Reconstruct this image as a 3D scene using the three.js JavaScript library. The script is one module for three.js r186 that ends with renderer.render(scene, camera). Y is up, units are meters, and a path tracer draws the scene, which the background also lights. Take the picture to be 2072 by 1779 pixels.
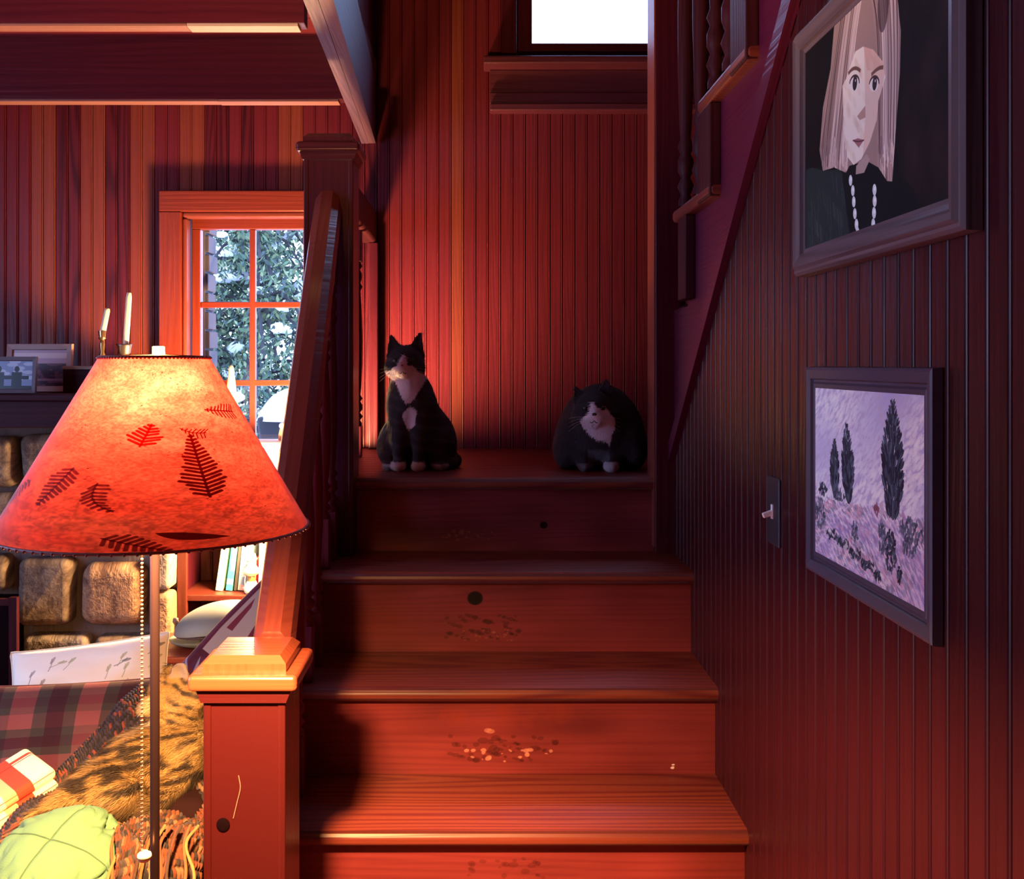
import * as THREE from 'three';
import { RoundedBoxGeometry } from 'three/addons/geometries/RoundedBoxGeometry.js';
import { mergeGeometries, toCreasedNormals } from 'three/addons/utils/BufferGeometryUtils.js';
import { RectAreaLightUniformsLib } from 'three/addons/lights/RectAreaLightUniformsLib.js';

// ------------------------------------------------------------------ camera, sky, exposure
const EYE = 1.24;
const scene = new THREE.Scene();
const camera = new THREE.PerspectiveCamera(2 * Math.atan(1041 / 2100) * 180 / Math.PI, 2204 / 2082, 0.05, 200);
camera.setViewOffset(2204, 2082, 132, 303, 2072, 1779);      // a lens shifted down and right, held level
camera.position.set(0, EYE, 0);
camera.lookAt(0, EYE, -1);
scene.background = new THREE.Color().setRGB(0.4, 0.55, 1.0);  // overcast winter sky
scene.backgroundIntensity = 10;
const renderer = new THREE.WebGLRenderer({ antialias: true });
renderer.toneMapping = THREE.LinearToneMapping;
renderer.toneMappingExposure = 1.0;
renderer.shadowMap.enabled = true;
RectAreaLightUniformsLib.init();

const FLOOR_LAMP = { x: -0.344, z: -1.1, bulbs: [[0.014, EYE - 0.036, 0.044, 19], [-0.012, EYE - 0.122, -0.03, 9]] };
const WHITE_LAMP = { x: -0.62, y: EYE - 0.37, z: -3.24, cd: 14 };

// ------------------------------------------------------------------ helpers
const V = (x, y, z) => new THREE.Vector3(x, y, z);
let seed = 7;
const rnd = () => { seed = (seed + 0x6d2b79f5) | 0; let t = Math.imul(seed ^ (seed >>> 15), 1 | seed); t = (t + Math.imul(t ^ (t >>> 7), 61 | t)) ^ t; return ((t ^ (t >>> 14)) >>> 0) / 4294967296; };
const rr = (a, b) => a + (b - a) * rnd();
const clamp = (v, a = 0, b = 1) => Math.min(b, Math.max(a, v));
const lerp = (a, b, t) => a + (b - a) * t;
const sstep = (a, b, v) => { const t = clamp((v - a) / (b - a)); return t * t * (3 - 2 * t); };
const hash3 = (x, y, z) => { let h = Math.imul(x, 374761393) + Math.imul(y, 668265263) + Math.imul(z, 2147483647) | 0; h = Math.imul(h ^ (h >>> 13), 1274126177); return ((h ^ (h >>> 16)) >>> 0) / 4294967295; };
function noise(x, y, z = 0) {
  const ix = Math.floor(x), iy = Math.floor(y), iz = Math.floor(z);
  let fx = x - ix, fy = y - iy, fz = z - iz;
  fx = fx * fx * (3 - 2 * fx); fy = fy * fy * (3 - 2 * fy); fz = fz * fz * (3 - 2 * fz);
  const c = (a, b, d) => hash3(ix + a, iy + b, iz + d);
  return lerp(lerp(lerp(c(0, 0, 0), c(1, 0, 0), fx), lerp(c(0, 1, 0), c(1, 1, 0), fx), fy),
    lerp(lerp(c(0, 0, 1), c(1, 0, 1), fx), lerp(c(0, 1, 1), c(1, 1, 1), fx), fy), fz);
}
const toS = (v) => 255 * (v <= 0.0031308 ? v * 12.92 : 1.055 * Math.pow(Math.min(v, 1), 1 / 2.4) - 0.055);

const taken = {};
function numbered(name) {
  if (!(name in taken)) { taken[name] = 0; return name; }
  taken[name]++; return name + '_' + String(taken[name]).padStart(3, '0');
}
function thing(name, label, category, pos = [0, 0, 0], turn = 0, group) {
  const o = new THREE.Group(); o.name = numbered(name); scene.add(o);
  o.position.set(...pos); o.rotation.y = turn;
  o.userData = { label, category }; if (group) o.userData.group = group;
  return o;
}
function solo(name, geo, mat, label, category, group) {
  const m = new THREE.Mesh(geo, mat); m.name = numbered(name); scene.add(m);
  m.userData = { label, category }; if (group) m.userData.group = group;
  return m;
}
function struct(name) { const o = new THREE.Group(); o.name = numbered(name); o.userData = { kind: 'structure' }; scene.add(o); return o; }
function part(name, geo, mat, parent, label) {
  const m = new THREE.Mesh(geo, mat); m.name = name; parent.add(m); if (label) m.userData.label = label; return m;
}
const at = (o, x, y, z) => { o.position.set(x, y, z); return o; };

// a box whose uv is in metres with the grain along an axis ('x', 'y' or 'z')
function grain(geo, axis, k = [rnd() * 3, rnd() * 3], su = 0.26, sv = 1.7) {
  const p = geo.attributes.position, n = geo.attributes.normal, uv = new Float32Array(p.count * 2);
  const gi = 'xyz'.indexOf(axis), o = [0, 1, 2].filter((i) => i !== gi);
  for (let i = 0; i < p.count; i++) {
    const c = [p.getX(i), p.getY(i), p.getZ(i)], m = [Math.abs(n.getX(i)), Math.abs(n.getY(i)), Math.abs(n.getZ(i))];
    const across = m[o[0]] > m[o[1]] ? c[o[1]] : c[o[0]];
    uv[2 * i] = across / su + k[0]; uv[2 * i + 1] = c[gi] / sv + k[1];
  }
  geo.setAttribute('uv', new THREE.BufferAttribute(uv, 2));
  return geo;
}
const box = (w, h, d, axis = 'y', r = 0.003) => grain(new RoundedBoxGeometry(w, h, d, 1, Math.min(r, w / 2.2, h / 2.2, d / 2.2)), axis);
const plain = (w, h, d) => grain(new THREE.BoxGeometry(w, h, d), 'y');
// box from limits x0..x1, y0..y1 (heights against the eye), d0..d1 (distances from the camera)
function span(x0, x1, h0, h1, d0, d1, axis = 'y', r = 0.003) {
  const g = r ? box(x1 - x0, h1 - h0, d1 - d0, axis, r) : grain(new THREE.BoxGeometry(x1 - x0, h1 - h0, d1 - d0), axis);
  g.translate((x0 + x1) / 2, EYE + (h0 + h1) / 2, -(d0 + d1) / 2);
  return g;
}
// closed profile (counter-clockwise list of [a, b]) swept straight along an axis; flat or creased normals
function prism(profile, len, to, crease = 0.5) {
  const s = new THREE.Shape(profile.map((p) => new THREE.Vector2(...p)));
  let g = new THREE.ExtrudeGeometry(s, { depth: len, bevelEnabled: false, curveSegments: 8 });
  const p = g.attributes.position;
  for (let i = 0; i < p.count; i++) { const q = to(p.getX(i), p.getY(i), p.getZ(i)); p.setXYZ(i, ...q); }
  g = g.index ? g.toNonIndexed() : g;
  g.deleteAttribute('uv');
  // keep the winding outward
  const a = V(...to(0, 0, 0)), e = [to(1, 0, 0), to(0, 1, 0), to(0, 0, 1)].map((q) => V(...q).sub(a));
  if (e[0].clone().cross(e[1]).dot(e[2]) < 0) { const arr = p.array; for (let i = 0; i < arr.length; i += 9) for (let k = 0; k < 3; k++) { const t = arr[i + 3 + k]; arr[i + 3 + k] = arr[i + 6 + k]; arr[i + 6 + k] = t; } }
  g.computeVertexNormals();
  return crease ? toCreasedNormals(g, crease) : g;
}
const lathe = (pts, seg = 20) => new THREE.LatheGeometry(pts.map((p) => new THREE.Vector2(...p)), seg);
function tube(pts, r, seg = 24, rad = 6) { return new THREE.TubeGeometry(new THREE.CatmullRomCurve3(pts), seg, r, rad); }

// ------------------------------------------------------------------ textures and materials
function tex(W, H, f, srgb = true) {
  const a = new Uint8Array(W * H * 4);
  for (let y = 0; y < H; y++) for (let x = 0; x < W; x++) {
    const c = f(x / W, y / H), o = (y * W + x) * 4;
    for (let k = 0; k < 3; k++) a[o + k] = clamp(srgb ? toS(c[k]) : c[k] * 255, 0, 255);
    a[o + 3] = 255;
  }
  const t = new THREE.DataTexture(a, W, H);
  t.colorSpace = srgb ? THREE.SRGBColorSpace : THREE.NoColorSpace;
  t.wrapS = t.wrapT = THREE.MirroredRepeatWrapping; t.magFilter = THREE.LinearFilter; t.minFilter = THREE.LinearMipmapLinearFilter; t.needsUpdate = true;
  return t;
}
function woodGrain(u, v, s, strong) {          // 0 pale early wood ... 1 dark late wood; u across 0.26 m, v along 1.7 m
  const w = noise(u * 5 + s, v * 2.2, s) * 1.6 + noise(u * 14, v * 7 + s, s + 3) * 0.25;
  const c = 0.5 + 0.3 * Math.sin(s * 2.1);
  const r = strong ? Math.sqrt(Math.pow((u - c) * 11, 2) + Math.pow((v - 0.45) * 5 + noise(u * 3, v * 3, s) * 1.5, 2)) * 1.3 + w * 1.7 : (u - c) * 13 + w * 1.8;
  const ring = Math.pow(0.5 + 0.5 * Math.sin(r * 6.283), 2.0);
  const fibre = noise(u * 110, v * 14, s + 9);
  return clamp((strong ? 0.68 : 0.42) * ring + 0.34 * fibre + 0.22 * noise(u * 3, v * 1.5, s + 5));
}
const wood = (s, dark, light, strong) => tex(256, 768, (u, v) => { const g = woodGrain(u, v, s, strong); return [0, 1, 2].map((k) => lerp(light[k], dark[k], g)); });
const bumpWood = tex(256, 512, (u, v) => { const g = 1 - 0.6 * woodGrain(u, v, 4, true) - 0.4 * noise(u * 90, v * 10, 2); return [g, g, g]; }, false);
const woodMat = (map, rough = 0.4, extra = {}) => new THREE.MeshPhysicalMaterial({ map, roughness: rough, specularIntensity: 0.7, bumpMap: bumpWood, bumpScale: 0.0006, ...extra });

const C = {
  light: [wood(1.3, [0.15, 0.026, 0.022], [0.2, 0.042, 0.026]), wood(2.7, [0.14, 0.024, 0.022], [0.19, 0.038, 0.025])],
  mid: [wood(3.9, [0.1, 0.0095, 0.019], [0.135, 0.0138, 0.0235]), wood(5.2, [0.105, 0.01, 0.019], [0.13, 0.0132, 0.023])],
  dark: [wood(6.4, [0.035, 0.0035, 0.009], [0.115, 0.0105, 0.019], true), wood(8.1, [0.04, 0.004, 0.01], [0.11, 0.01, 0.018], true)],
};
const M = {
  light: C.light.map((t) => woodMat(t, 0.42, { specularIntensity: 0.4 })), mid: C.mid.map((t) => woodMat(t, 0.42, { specularIntensity: 0.4 })), dark: C.dark.map((t) => woodMat(t, 0.42, { specularIntensity: 0.4 })),
  stair: woodMat(wood(11.7, [0.1, 0.011, 0.014], [0.2, 0.038, 0.022], true), 0.42),
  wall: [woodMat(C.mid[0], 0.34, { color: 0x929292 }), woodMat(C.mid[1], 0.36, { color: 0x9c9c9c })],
  cap: woodMat(wood(18.2, [0.2, 0.036, 0.017], [0.27, 0.054, 0.024]), 0.3, { clearcoat: 0.5, clearcoatRoughness: 0.25 }), beam: [woodMat(wood(19.2, [0.07, 0.035, 0.07], [0.13, 0.06, 0.12], true), 0.5), woodMat(wood(19.9, [0.08, 0.034, 0.06], [0.14, 0.06, 0.11]), 0.5)], lath: woodMat(wood(20.5, [0.34, 0.24, 0.2], [0.46, 0.33, 0.28]), 0.5), lathWarm: woodMat(wood(20.9, [0.2, 0.075, 0.06], [0.27, 0.11, 0.085]), 0.5),
  sill: woodMat(wood(22.2, [0.07, 0.011, 0.026], [0.1, 0.017, 0.034]), 0.4), trim: woodMat(C.mid[0], 0.32), redTrim: woodMat(wood(14.2, [0.065, 0.005, 0.025], [0.085, 0.007, 0.032]), 0.35),
  casing: woodMat(wood(12.4, [0.15, 0.019, 0.012], [0.21, 0.031, 0.016]), 0.35),
  old: woodMat(wood(13.3, [0.025, 0.004, 0.009], [0.05, 0.008, 0.014]), 0.5, { specularIntensity: 0.25 }), dark2: woodMat(wood(15.3, [0.04, 0.004, 0.012], [0.075, 0.008, 0.016]), 0.3),
  pale: woodMat(wood(16.1, [0.5, 0.3, 0.16], [0.62, 0.42, 0.26]), 0.5),
  black: new THREE.MeshStandardMaterial({ color: 0x0b0809, roughness: 0.6 }),
  plaster: new THREE.MeshStandardMaterial({ color: new THREE.Color().setRGB(0.1, 0.025, 0.02), roughness: 0.9 }),
};
const mat = (r, g, b, roughness = 0.7, extra = {}) => new THREE.MeshPhysicalMaterial({ color: new THREE.Color().setRGB(r, g, b), roughness, ...extra });
const glass = new THREE.MeshPhysicalMaterial({ color: 0xffffff, roughness: 0, transmission: 1, thickness: 0, ior: 1.45 });
function canvasTex(W, H, draw) {
  const c = document.createElement('canvas'); c.width = W; c.height = H; draw(c.getContext('2d'), W, H);
  const t = new THREE.CanvasTexture(c); t.colorSpace = THREE.SRGBColorSpace; t.magFilter = THREE.LinearFilter; return t;
}

// ------------------------------------------------------------------ beadboard
const PITCH = 0.0434;
const BEAD = [[0.0003, -0.003], [0.0024, 0], [0.0352, 0], [0.0366, -0.0017], [0.038, -0.0002], [0.0398, 0.0004], [0.0416, -0.0004], [0.0431, -0.003], [0.0431, -0.014], [0.0003, -0.014]];
const boardGeos = new Map();
function boardGeo(len, variant) {
  const key = len.toFixed(3) + '/' + variant;
  if (!boardGeos.has(key)) {
    const g = prism(BEAD, len, (a, b, c) => [a, c, b], 0);
    boardGeos.set(key, grain(g, 'y', [variant * 0.37 + 0.1, variant * 0.53], 0.26, 1.7));
  }
  return boardGeos.get(key);
}

// ------------------------------------------------------------------ shell: floor, walls, ceilings
const ROOM = { left: -2.8, back: 3.64, front: -2.4, right: 0.5, hall: 1.38 };
{
  const f = struct('floor');
  part('floor_boards', span(-2.9, 1.5, -1.3, -EYE, -2.5, 3.76, 'z', 0), M.stair, f);

  // back wall: beadboard from end to end, cut round the two windows
  const wb = struct('wall_back');
  const W1 = [-1.035, -0.58, -0.33, 0.52], W2 = [0.13, 0.86, 1.06, 1.95], TOP = 2.35, D = ROOM.back;
  const tone = { '-29': 'light', '-28': 'light', '-27': 'dark', '-26': 'dark', '-25': 'light', '-24': 'light', '-23': 'dark', '-22': 'dark', '-21': 'light', '-20': 'light', '-19': 'mid', '-18': 'mid', '-17': 'light', '-16': 'light', '-15': 'dark', '-14': 'dark', '-13': 'mid', '-12': 'dark', '-11': 'mid', '-10': 'mid', '-9': 'light', '-8': 'light', '-3': 'dark', '-2': 'dark', 5: 'light' };
  for (let k = -39; k < 26; k++) {
    const x = -0.3147 + k * PITCH, c = x + PITCH / 2;
    const t = tone[k] || 'mid', m = M[t][(k + 80) % 2], variant = (k + 80) % 3;
    const pieces = [];
    const top = c < -0.4 ? 0.98 : TOP;
    const hole = c > W1[0] && c < W1[1] ? W1 : c > W2[0] && c < W2[1] ? W2 : null;
    if (hole) pieces.push([-EYE, hole[2]], [hole[3], top]); else pieces.push([-EYE, top]);
    for (const [a, b] of pieces) if (b > a) at(part('board', boardGeo(b - a, variant), m, wb), x, EYE + a, -D);
  }
  const bk = [];
  const cols = [[-2.9, W1[0]], [W1[0], W1[1], W1], [W1[1], W2[0]], [W2[0], W2[1], W2], [W2[1], 1.5]];
  for (const [a, b, hole] of cols) {
    if (hole) { bk.push(span(a, b, -1.3, hole[2], D + 0.013, D + 0.12, 'y', 0), span(a, b, hole[3], TOP + 0.05, D + 0.013, D + 0.12, 'y', 0)); }
    else bk.push(span(a, b, -1.3, TOP + 0.05, D + 0.013, D + 0.12, 'y', 0));
  }
  part('sheathing', mergeGeometries(bk), M.plaster, wb);

  // right wall: beadboard below the slanting trim
  const wr = struct('wall_right');
  const diag = (d) => -0.173 + 0.784 * (2.56 - d);
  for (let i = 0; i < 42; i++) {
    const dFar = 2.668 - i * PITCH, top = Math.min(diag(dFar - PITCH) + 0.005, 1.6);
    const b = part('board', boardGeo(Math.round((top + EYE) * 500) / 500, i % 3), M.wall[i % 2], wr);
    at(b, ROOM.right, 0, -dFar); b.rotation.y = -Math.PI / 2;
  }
  part('sheathing', prism([[2.76, -1.3], [2.76, -0.33], [0.86, 1.16], [0.86, -1.3]], 0.08, (a, b, c) => [0.513 + c, EYE + b, -a], 0), M.plaster, wr);
  part('near_wall', span(0.5, 0.62, -1.3, 2.4, -2.5, 0.87, 'y', 0), M.mid[1], wr);

  // smooth stair panel above the slanting trim, stepped along the upper flight
  const sp = struct('wall_upper');
  part('stair_panel', grain(prism([[2.66, -0.25], [2.66, 0.14], [2.49, 0.14], [2.49, 0.347], [2.27, 0.347], [2.27, 0.545], [1.977, 0.545], [1.977, 0.742], [1.684, 0.742], [1.684, 0.94], [1.39, 0.94], [1.39, 1.14], [1.1, 1.14], [1.1, 1.33], [0.86, 1.33], [0.86, 1.15]].reverse(), 0.02, (a, b, c) => [0.5 + c, EYE + b, -a], 0), 'z'), M.redTrim, sp);
  const tr = struct('trim_1');
  part('slanting_trim', grain(prism([[2.66, -0.25], [0.86, 1.16], [0.86, 1.212], [2.66, -0.198]], 0.016, (a, b, c) => [0.484 + c, EYE + b, -a], 0), 'z'), M.redTrim, tr);

  const wl = struct('wall_left');
  const L = ROOM.left, W3 = [0.3, 2.2, -0.72, 0.93];
  part('sheathing', mergeGeometries([span(L - 0.1, L, -1.3, W3[2], -2.5, 3.76, 'y', 0), span(L - 0.1, L, W3[3], 1.05, -2.5, 3.76, 'y', 0), span(L - 0.1, L, W3[2], W3[3], -2.5, W3[0], 'y', 0), span(L - 0.1, L, W3[2], W3[3], W3[1], 3.76, 'y', 0)]), M.mid[0], wl);
  const w3 = struct('window_3');
  part('window_frame', mergeGeometries([span(L - 0.06, L - 0.02, W3[2], W3[2] + 0.05, W3[0], W3[1], 'z', 0), span(L - 0.06, L - 0.02, W3[3] - 0.05, W3[3], W3[0], W3[1], 'z', 0), span(L - 0.06, L - 0.02, W3[2], W3[3], W3[0], W3[0] + 0.05, 'y', 0), span(L - 0.06, L - 0.02, W3[2], W3[3], W3[1] - 0.05, W3[1], 'y', 0), span(L - 0.06, L - 0.02, W3[2], W3[3], 1.26, 1.3, 'y', 0)]), M.casing, w3);
  part('pane', span(L - 0.042, L - 0.038, W3[2] + 0.05, W3[3] - 0.05, W3[0] + 0.05, W3[1] - 0.05, 'y', 0), glass, w3);
  const wf = struct('wall_front');
  part('sheathing', span(-2.9, 1.5, -1.3, 2.4, -2.5, -2.4, 'y', 0), M.mid[1], wf);
  const wh = struct('wall_hall');
  part('sheathing', span(ROOM.hall, ROOM.hall + 0.1, -1.3, 2.4, 0.7, 3.76, 'y', 0), M.mid[1], wh);
  part('end_wall', span(0.5, 1.5, -1.3, 2.4, 0.6, 0.72, 'y', 0), M.mid[1], wh);

  // living room ceiling on deep joists, stairwell ceiling above
  const ce = struct('ceiling');
  for (let i = 0; i < 24; i++) part('plank', span(-2.85, -0.4, 0.965, 0.99, -2.4 + i * 0.252, -2.152 + i * 0.252, 'x', 0.002), M.mid[i % 2], ce);
  part('upper_floor', span(-2.9, -0.36, 0.99, 1.06, -2.5, 3.76, 'x', 0), M.plaster, ce);
  part('stairwell_ceiling', span(-0.45, 1.5, 2.35, 2.42, -2.5, 3.76, 'z', 0), M.plaster, ce);
  for (const [d, i] of [[3.053, 0], [2.372, 1], [1.69, 0], [1.01, 1], [0.33, 0]]) {
    const j = struct('ceiling_joist'); part('joist', span(-2.8, -0.4, 0.781, 0.966, d, d + 0.046, 'x', 0.002), M.dark2, j); part('lath', span(-2.8, -0.77 + 0.1 * i, 0.775, 0.781, d + 0.002, d + 0.044, 'x', 0.001), (i ? M.lathWarm : M.lathWarm), j); part('lath', span(-0.769 + 0.1 * i, -0.415, 0.774, 0.781, d, d + 0.046, 'x', 0.001), i ? M.lath : M.lathWarm, j);
  }
  // doubled header beam along the edge of the stairwell
  const hb = struct('ceiling_beam');
  const slab = (x0, x1, X0, X1, h0, h1, d0, d1) => {       // near end x0..x1, far end X0..X1
    const g = new THREE.BoxGeometry(1, 1, 1), p = g.attributes.position;
    for (let i = 0; i < p.count; i++) { const far = p.getZ(i) < 0, r = p.getX(i) > 0; p.setXYZ(i, far ? (r ? X1 : X0) : (r ? x1 : x0), EYE + (p.getY(i) > 0 ? h1 : h0), far ? -d1 : -d0); }
    g.computeVertexNormals(); return grain(g, 'z');
  };
  part('plank', slab(-0.31, -0.266, -0.413, -0.3885, 0.775, 1.0, -0.2, 3.638), M.beam[0], hb);
  part('plank', slab(-0.265, -0.222, -0.388, -0.3635, 0.776, 1.0, -0.2, 3.638), M.beam[1], hb);
  part('plank', slab(-0.345, -0.214, -0.345, -0.214, 0.775, 1.0, -2.4, -0.2), M.mid[0], hb);
  const ul = struct('wall_stairwell');
  part('sheathing', slab(-0.36, -0.23, -0.44, -0.37, 1.0, 2.4, -2.4, 3.64), M.dark2, ul);
}

// ------------------------------------------------------------------ window over the bookcase, stair window
function sash(parent, x0, x1, h0, h1, d, xs, hs, bar, m) {          // muntins between panes, each a bar; each pane its own glass
  for (const x of xs) part('muntin', span(x - bar / 2, x + bar / 2, h0, h1, d - 0.012, d + 0.012, 'y', 0.003), m, parent);
  for (const h of hs) part('muntin', span(x0, x1, h - bar / 2, h + bar / 2, d - 0.0115, d + 0.0115, 'x', 0.003), m, parent);
  const X = [x0, ...xs, x1], H = [h0, ...hs, h1];
  for (let i = 0; i + 1 < X.length; i++) for (let j = 0; j + 1 < H.length; j++) part('pane', span(X[i], X[i + 1], H[j], H[j + 1], d - 0.0015, d + 0.0015, 'y', 0), glass, parent);
}
{
  const w = struct('window_1');
  const x0 = -0.99, x1 = -0.625, h0 = -0.34, h1 = 0.481, d = 3.7;
  // flat casing proud of the boards with a rounded inner stop
  part('casing_head', span(-1.113, -0.49, 0.532, 0.605, 3.6, 3.64, 'x', 0.004), M.casing, w);
  part('casing_side', span(-1.113, -1.035, -0.3, 0.532, 3.6, 3.64, 'y', 0.004), M.casing, w);
  part('casing_side', span(-0.58, -0.49, -0.3, 0.532, 3.6, 3.64, 'y', 0.004), M.casing, w);
  part('stop', span(-1.035, -0.58, 0.512, 0.533, 3.612, 3.66, 'x', 0.008), M.light[0], w);
  part('stop', span(-1.036, -1.018, -0.3, 0.512, 3.612, 3.66, 'y', 0.008), M.light[0], w);
  part('stop', span(-0.597, -0.579, -0.3, 0.512, 3.612, 3.66, 'y', 0.008), M.light[0], w);
  part('sash_rail', span(-1.02, -0.595, 0.481, 0.52, 3.68, 3.72, 'x', 0.003), M.casing, w);
  part('sash_rail', span(-1.02, -0.595, -0.39, -0.34, 3.68, 3.72, 'x', 0.003), M.casing, w);
  part('sash_stile', span(-1.02, -0.99, -0.34, 0.481, 3.68, 3.72, 'y', 0.003), M.casing, w);
  part('sash_stile', span(-0.625, -0.595, -0.34, 0.481, 3.68, 3.72, 'y', 0.003), M.casing, w);
  sash(w, x0, x1, h0, h1, d, [-0.807], [0.213, -0.065], 0.021, M.casing);
  part('stool', span(-1.15, -0.47, -0.285, -0.262, 3.5, 3.668, 'x', 0.006), M.pale, w);
  const jamb = new THREE.Group(); jamb.name = 'outer_jamb'; w.add(jamb);          // brick return seen through the left panes
  for (let i = 0; i < 13; i++) part('brick', span(-1.06, -0.988 + 0.006 * hash3(i, 2, 2), -0.36 + i * 0.07, -0.298 + i * 0.07, 3.78, 3.885 + 0.02 * hash3(i, 1, 1), 'y', 0.004), mat(0.055 + 0.025 * hash3(i, 4, 1), 0.045 + 0.02 * hash3(i, 4, 1), 0.055 + 0.02 * hash3(i, 4, 1), 0.9), jamb);
  part('mortar', span(-1.07, -0.999, -0.37, 0.56, 3.775, 3.9, 'y', 0), mat(0.1, 0.09, 0.1, 0.95), jamb);

  const u = struct('window_2');
  const c = M.dark2;
  part('sash_stile', span(0.13, 0.186, 1.06, 1.95, 3.66, 3.72, 'y', 0.003), c, u);
  part('sash_stile', span(0.70, 0.786, 1.06, 1.95, 3.66, 3.72, 'y', 0.003), c, u);
  part('sash_stile', span(0.80, 0.86, 1.06, 1.95, 3.66, 3.72, 'y', 0.003), c, u);
  part('sash_rail', span(0.13, 0.86, 1.06, 1.136, 3.665, 3.715, 'x', 0.003), c, u);
  part('sash_rail', span(0.13, 0.86, 1.9, 1.95, 3.665, 3.715, 'x', 0.003), c, u);
  part('pane', span(0.18, 0.705, 1.13, 1.905, 3.69, 3.693, 'y', 0), glass, u);
  part('pane', span(0.78, 0.805, 1.13, 1.905, 3.69, 3.693, 'y', 0), glass, u);
  part('casing_side', span(0.075, 0.13, 1.06, 2.0, 3.62, 3.64, 'y', 0.003), c, u);
  part('casing_head', span(0.075, 0.93, 1.95, 2.03, 3.62, 3.64, 'x', 0.003), c, u);
  part('stool', span(0.014, 0.93, 1.028, 1.056, 3.54, 3.68, 'x', 0.006), M.sill, u);
  part('apron', span(0.036, 0.92, 0.945, 1.028, 3.615, 3.64, 'x', 0.003), M.sill, u);
  part('apron_moulding', span(0.036, 0.92, 0.905, 0.945, 3.6, 3.64, 'x', 0.004), M.sill, u);
  part('apron_lip', span(0.036, 0.92, 0.878, 0.905, 3.585, 3.64, 'x', 0.006), M.sill, u);
}

// ------------------------------------------------------------------ lower flight and landing
const TREADS = [{ d: 1.667, h: -1.055 }, { d: 1.925, h: -0.868 }, { d: 2.17, h: -0.678 }, { d: 2.42, h: -0.485 }];
const LANDING = { d: 2.67, h: -0.293 };
function riserMap(s, draw) {
  return canvasTex(1024, 256, (g, W, H) => {
    const im = g.createImageData(W, H);
    for (let y = 0; y < H; y++) for (let x = 0; x < W; x++) {
      const q = woodGrain(y / H * 0.75, x / W * 0.55, s, false), n = noise(x / 120, y / 90, s) * 0.5 + 0.75, o = (y * W + x) * 4;
      im.data[o] = toS(lerp(0.2, 0.14, q) * n); im.data[o + 1] = toS(lerp(0.027, 0.0155, q) * n); im.data[o + 2] = toS(lerp(0.028, 0.02, q) * n); im.data[o + 3] = 255;
    }
    g.putImageData(im, 0, 0); draw(g, W, H);
  });
}
function chips(g, cx, cy, n, sx, sy, color, r0, r1, s) {
  g.fillStyle = color;
  for (let i = 0; i < n; i++) {
    const a = hash3(i, s, 1) - 0.5, b = hash3(i, s, 2) - 0.5, r = lerp(r0, r1, hash3(i, s, 3));
    g.beginPath(); g.ellipse(cx + a * sx, cy + b * sy, r, r * (0.5 + hash3(i, s, 4)), hash3(i, s, 5) * 3, 0, 7); g.fill();
  }
}
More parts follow.
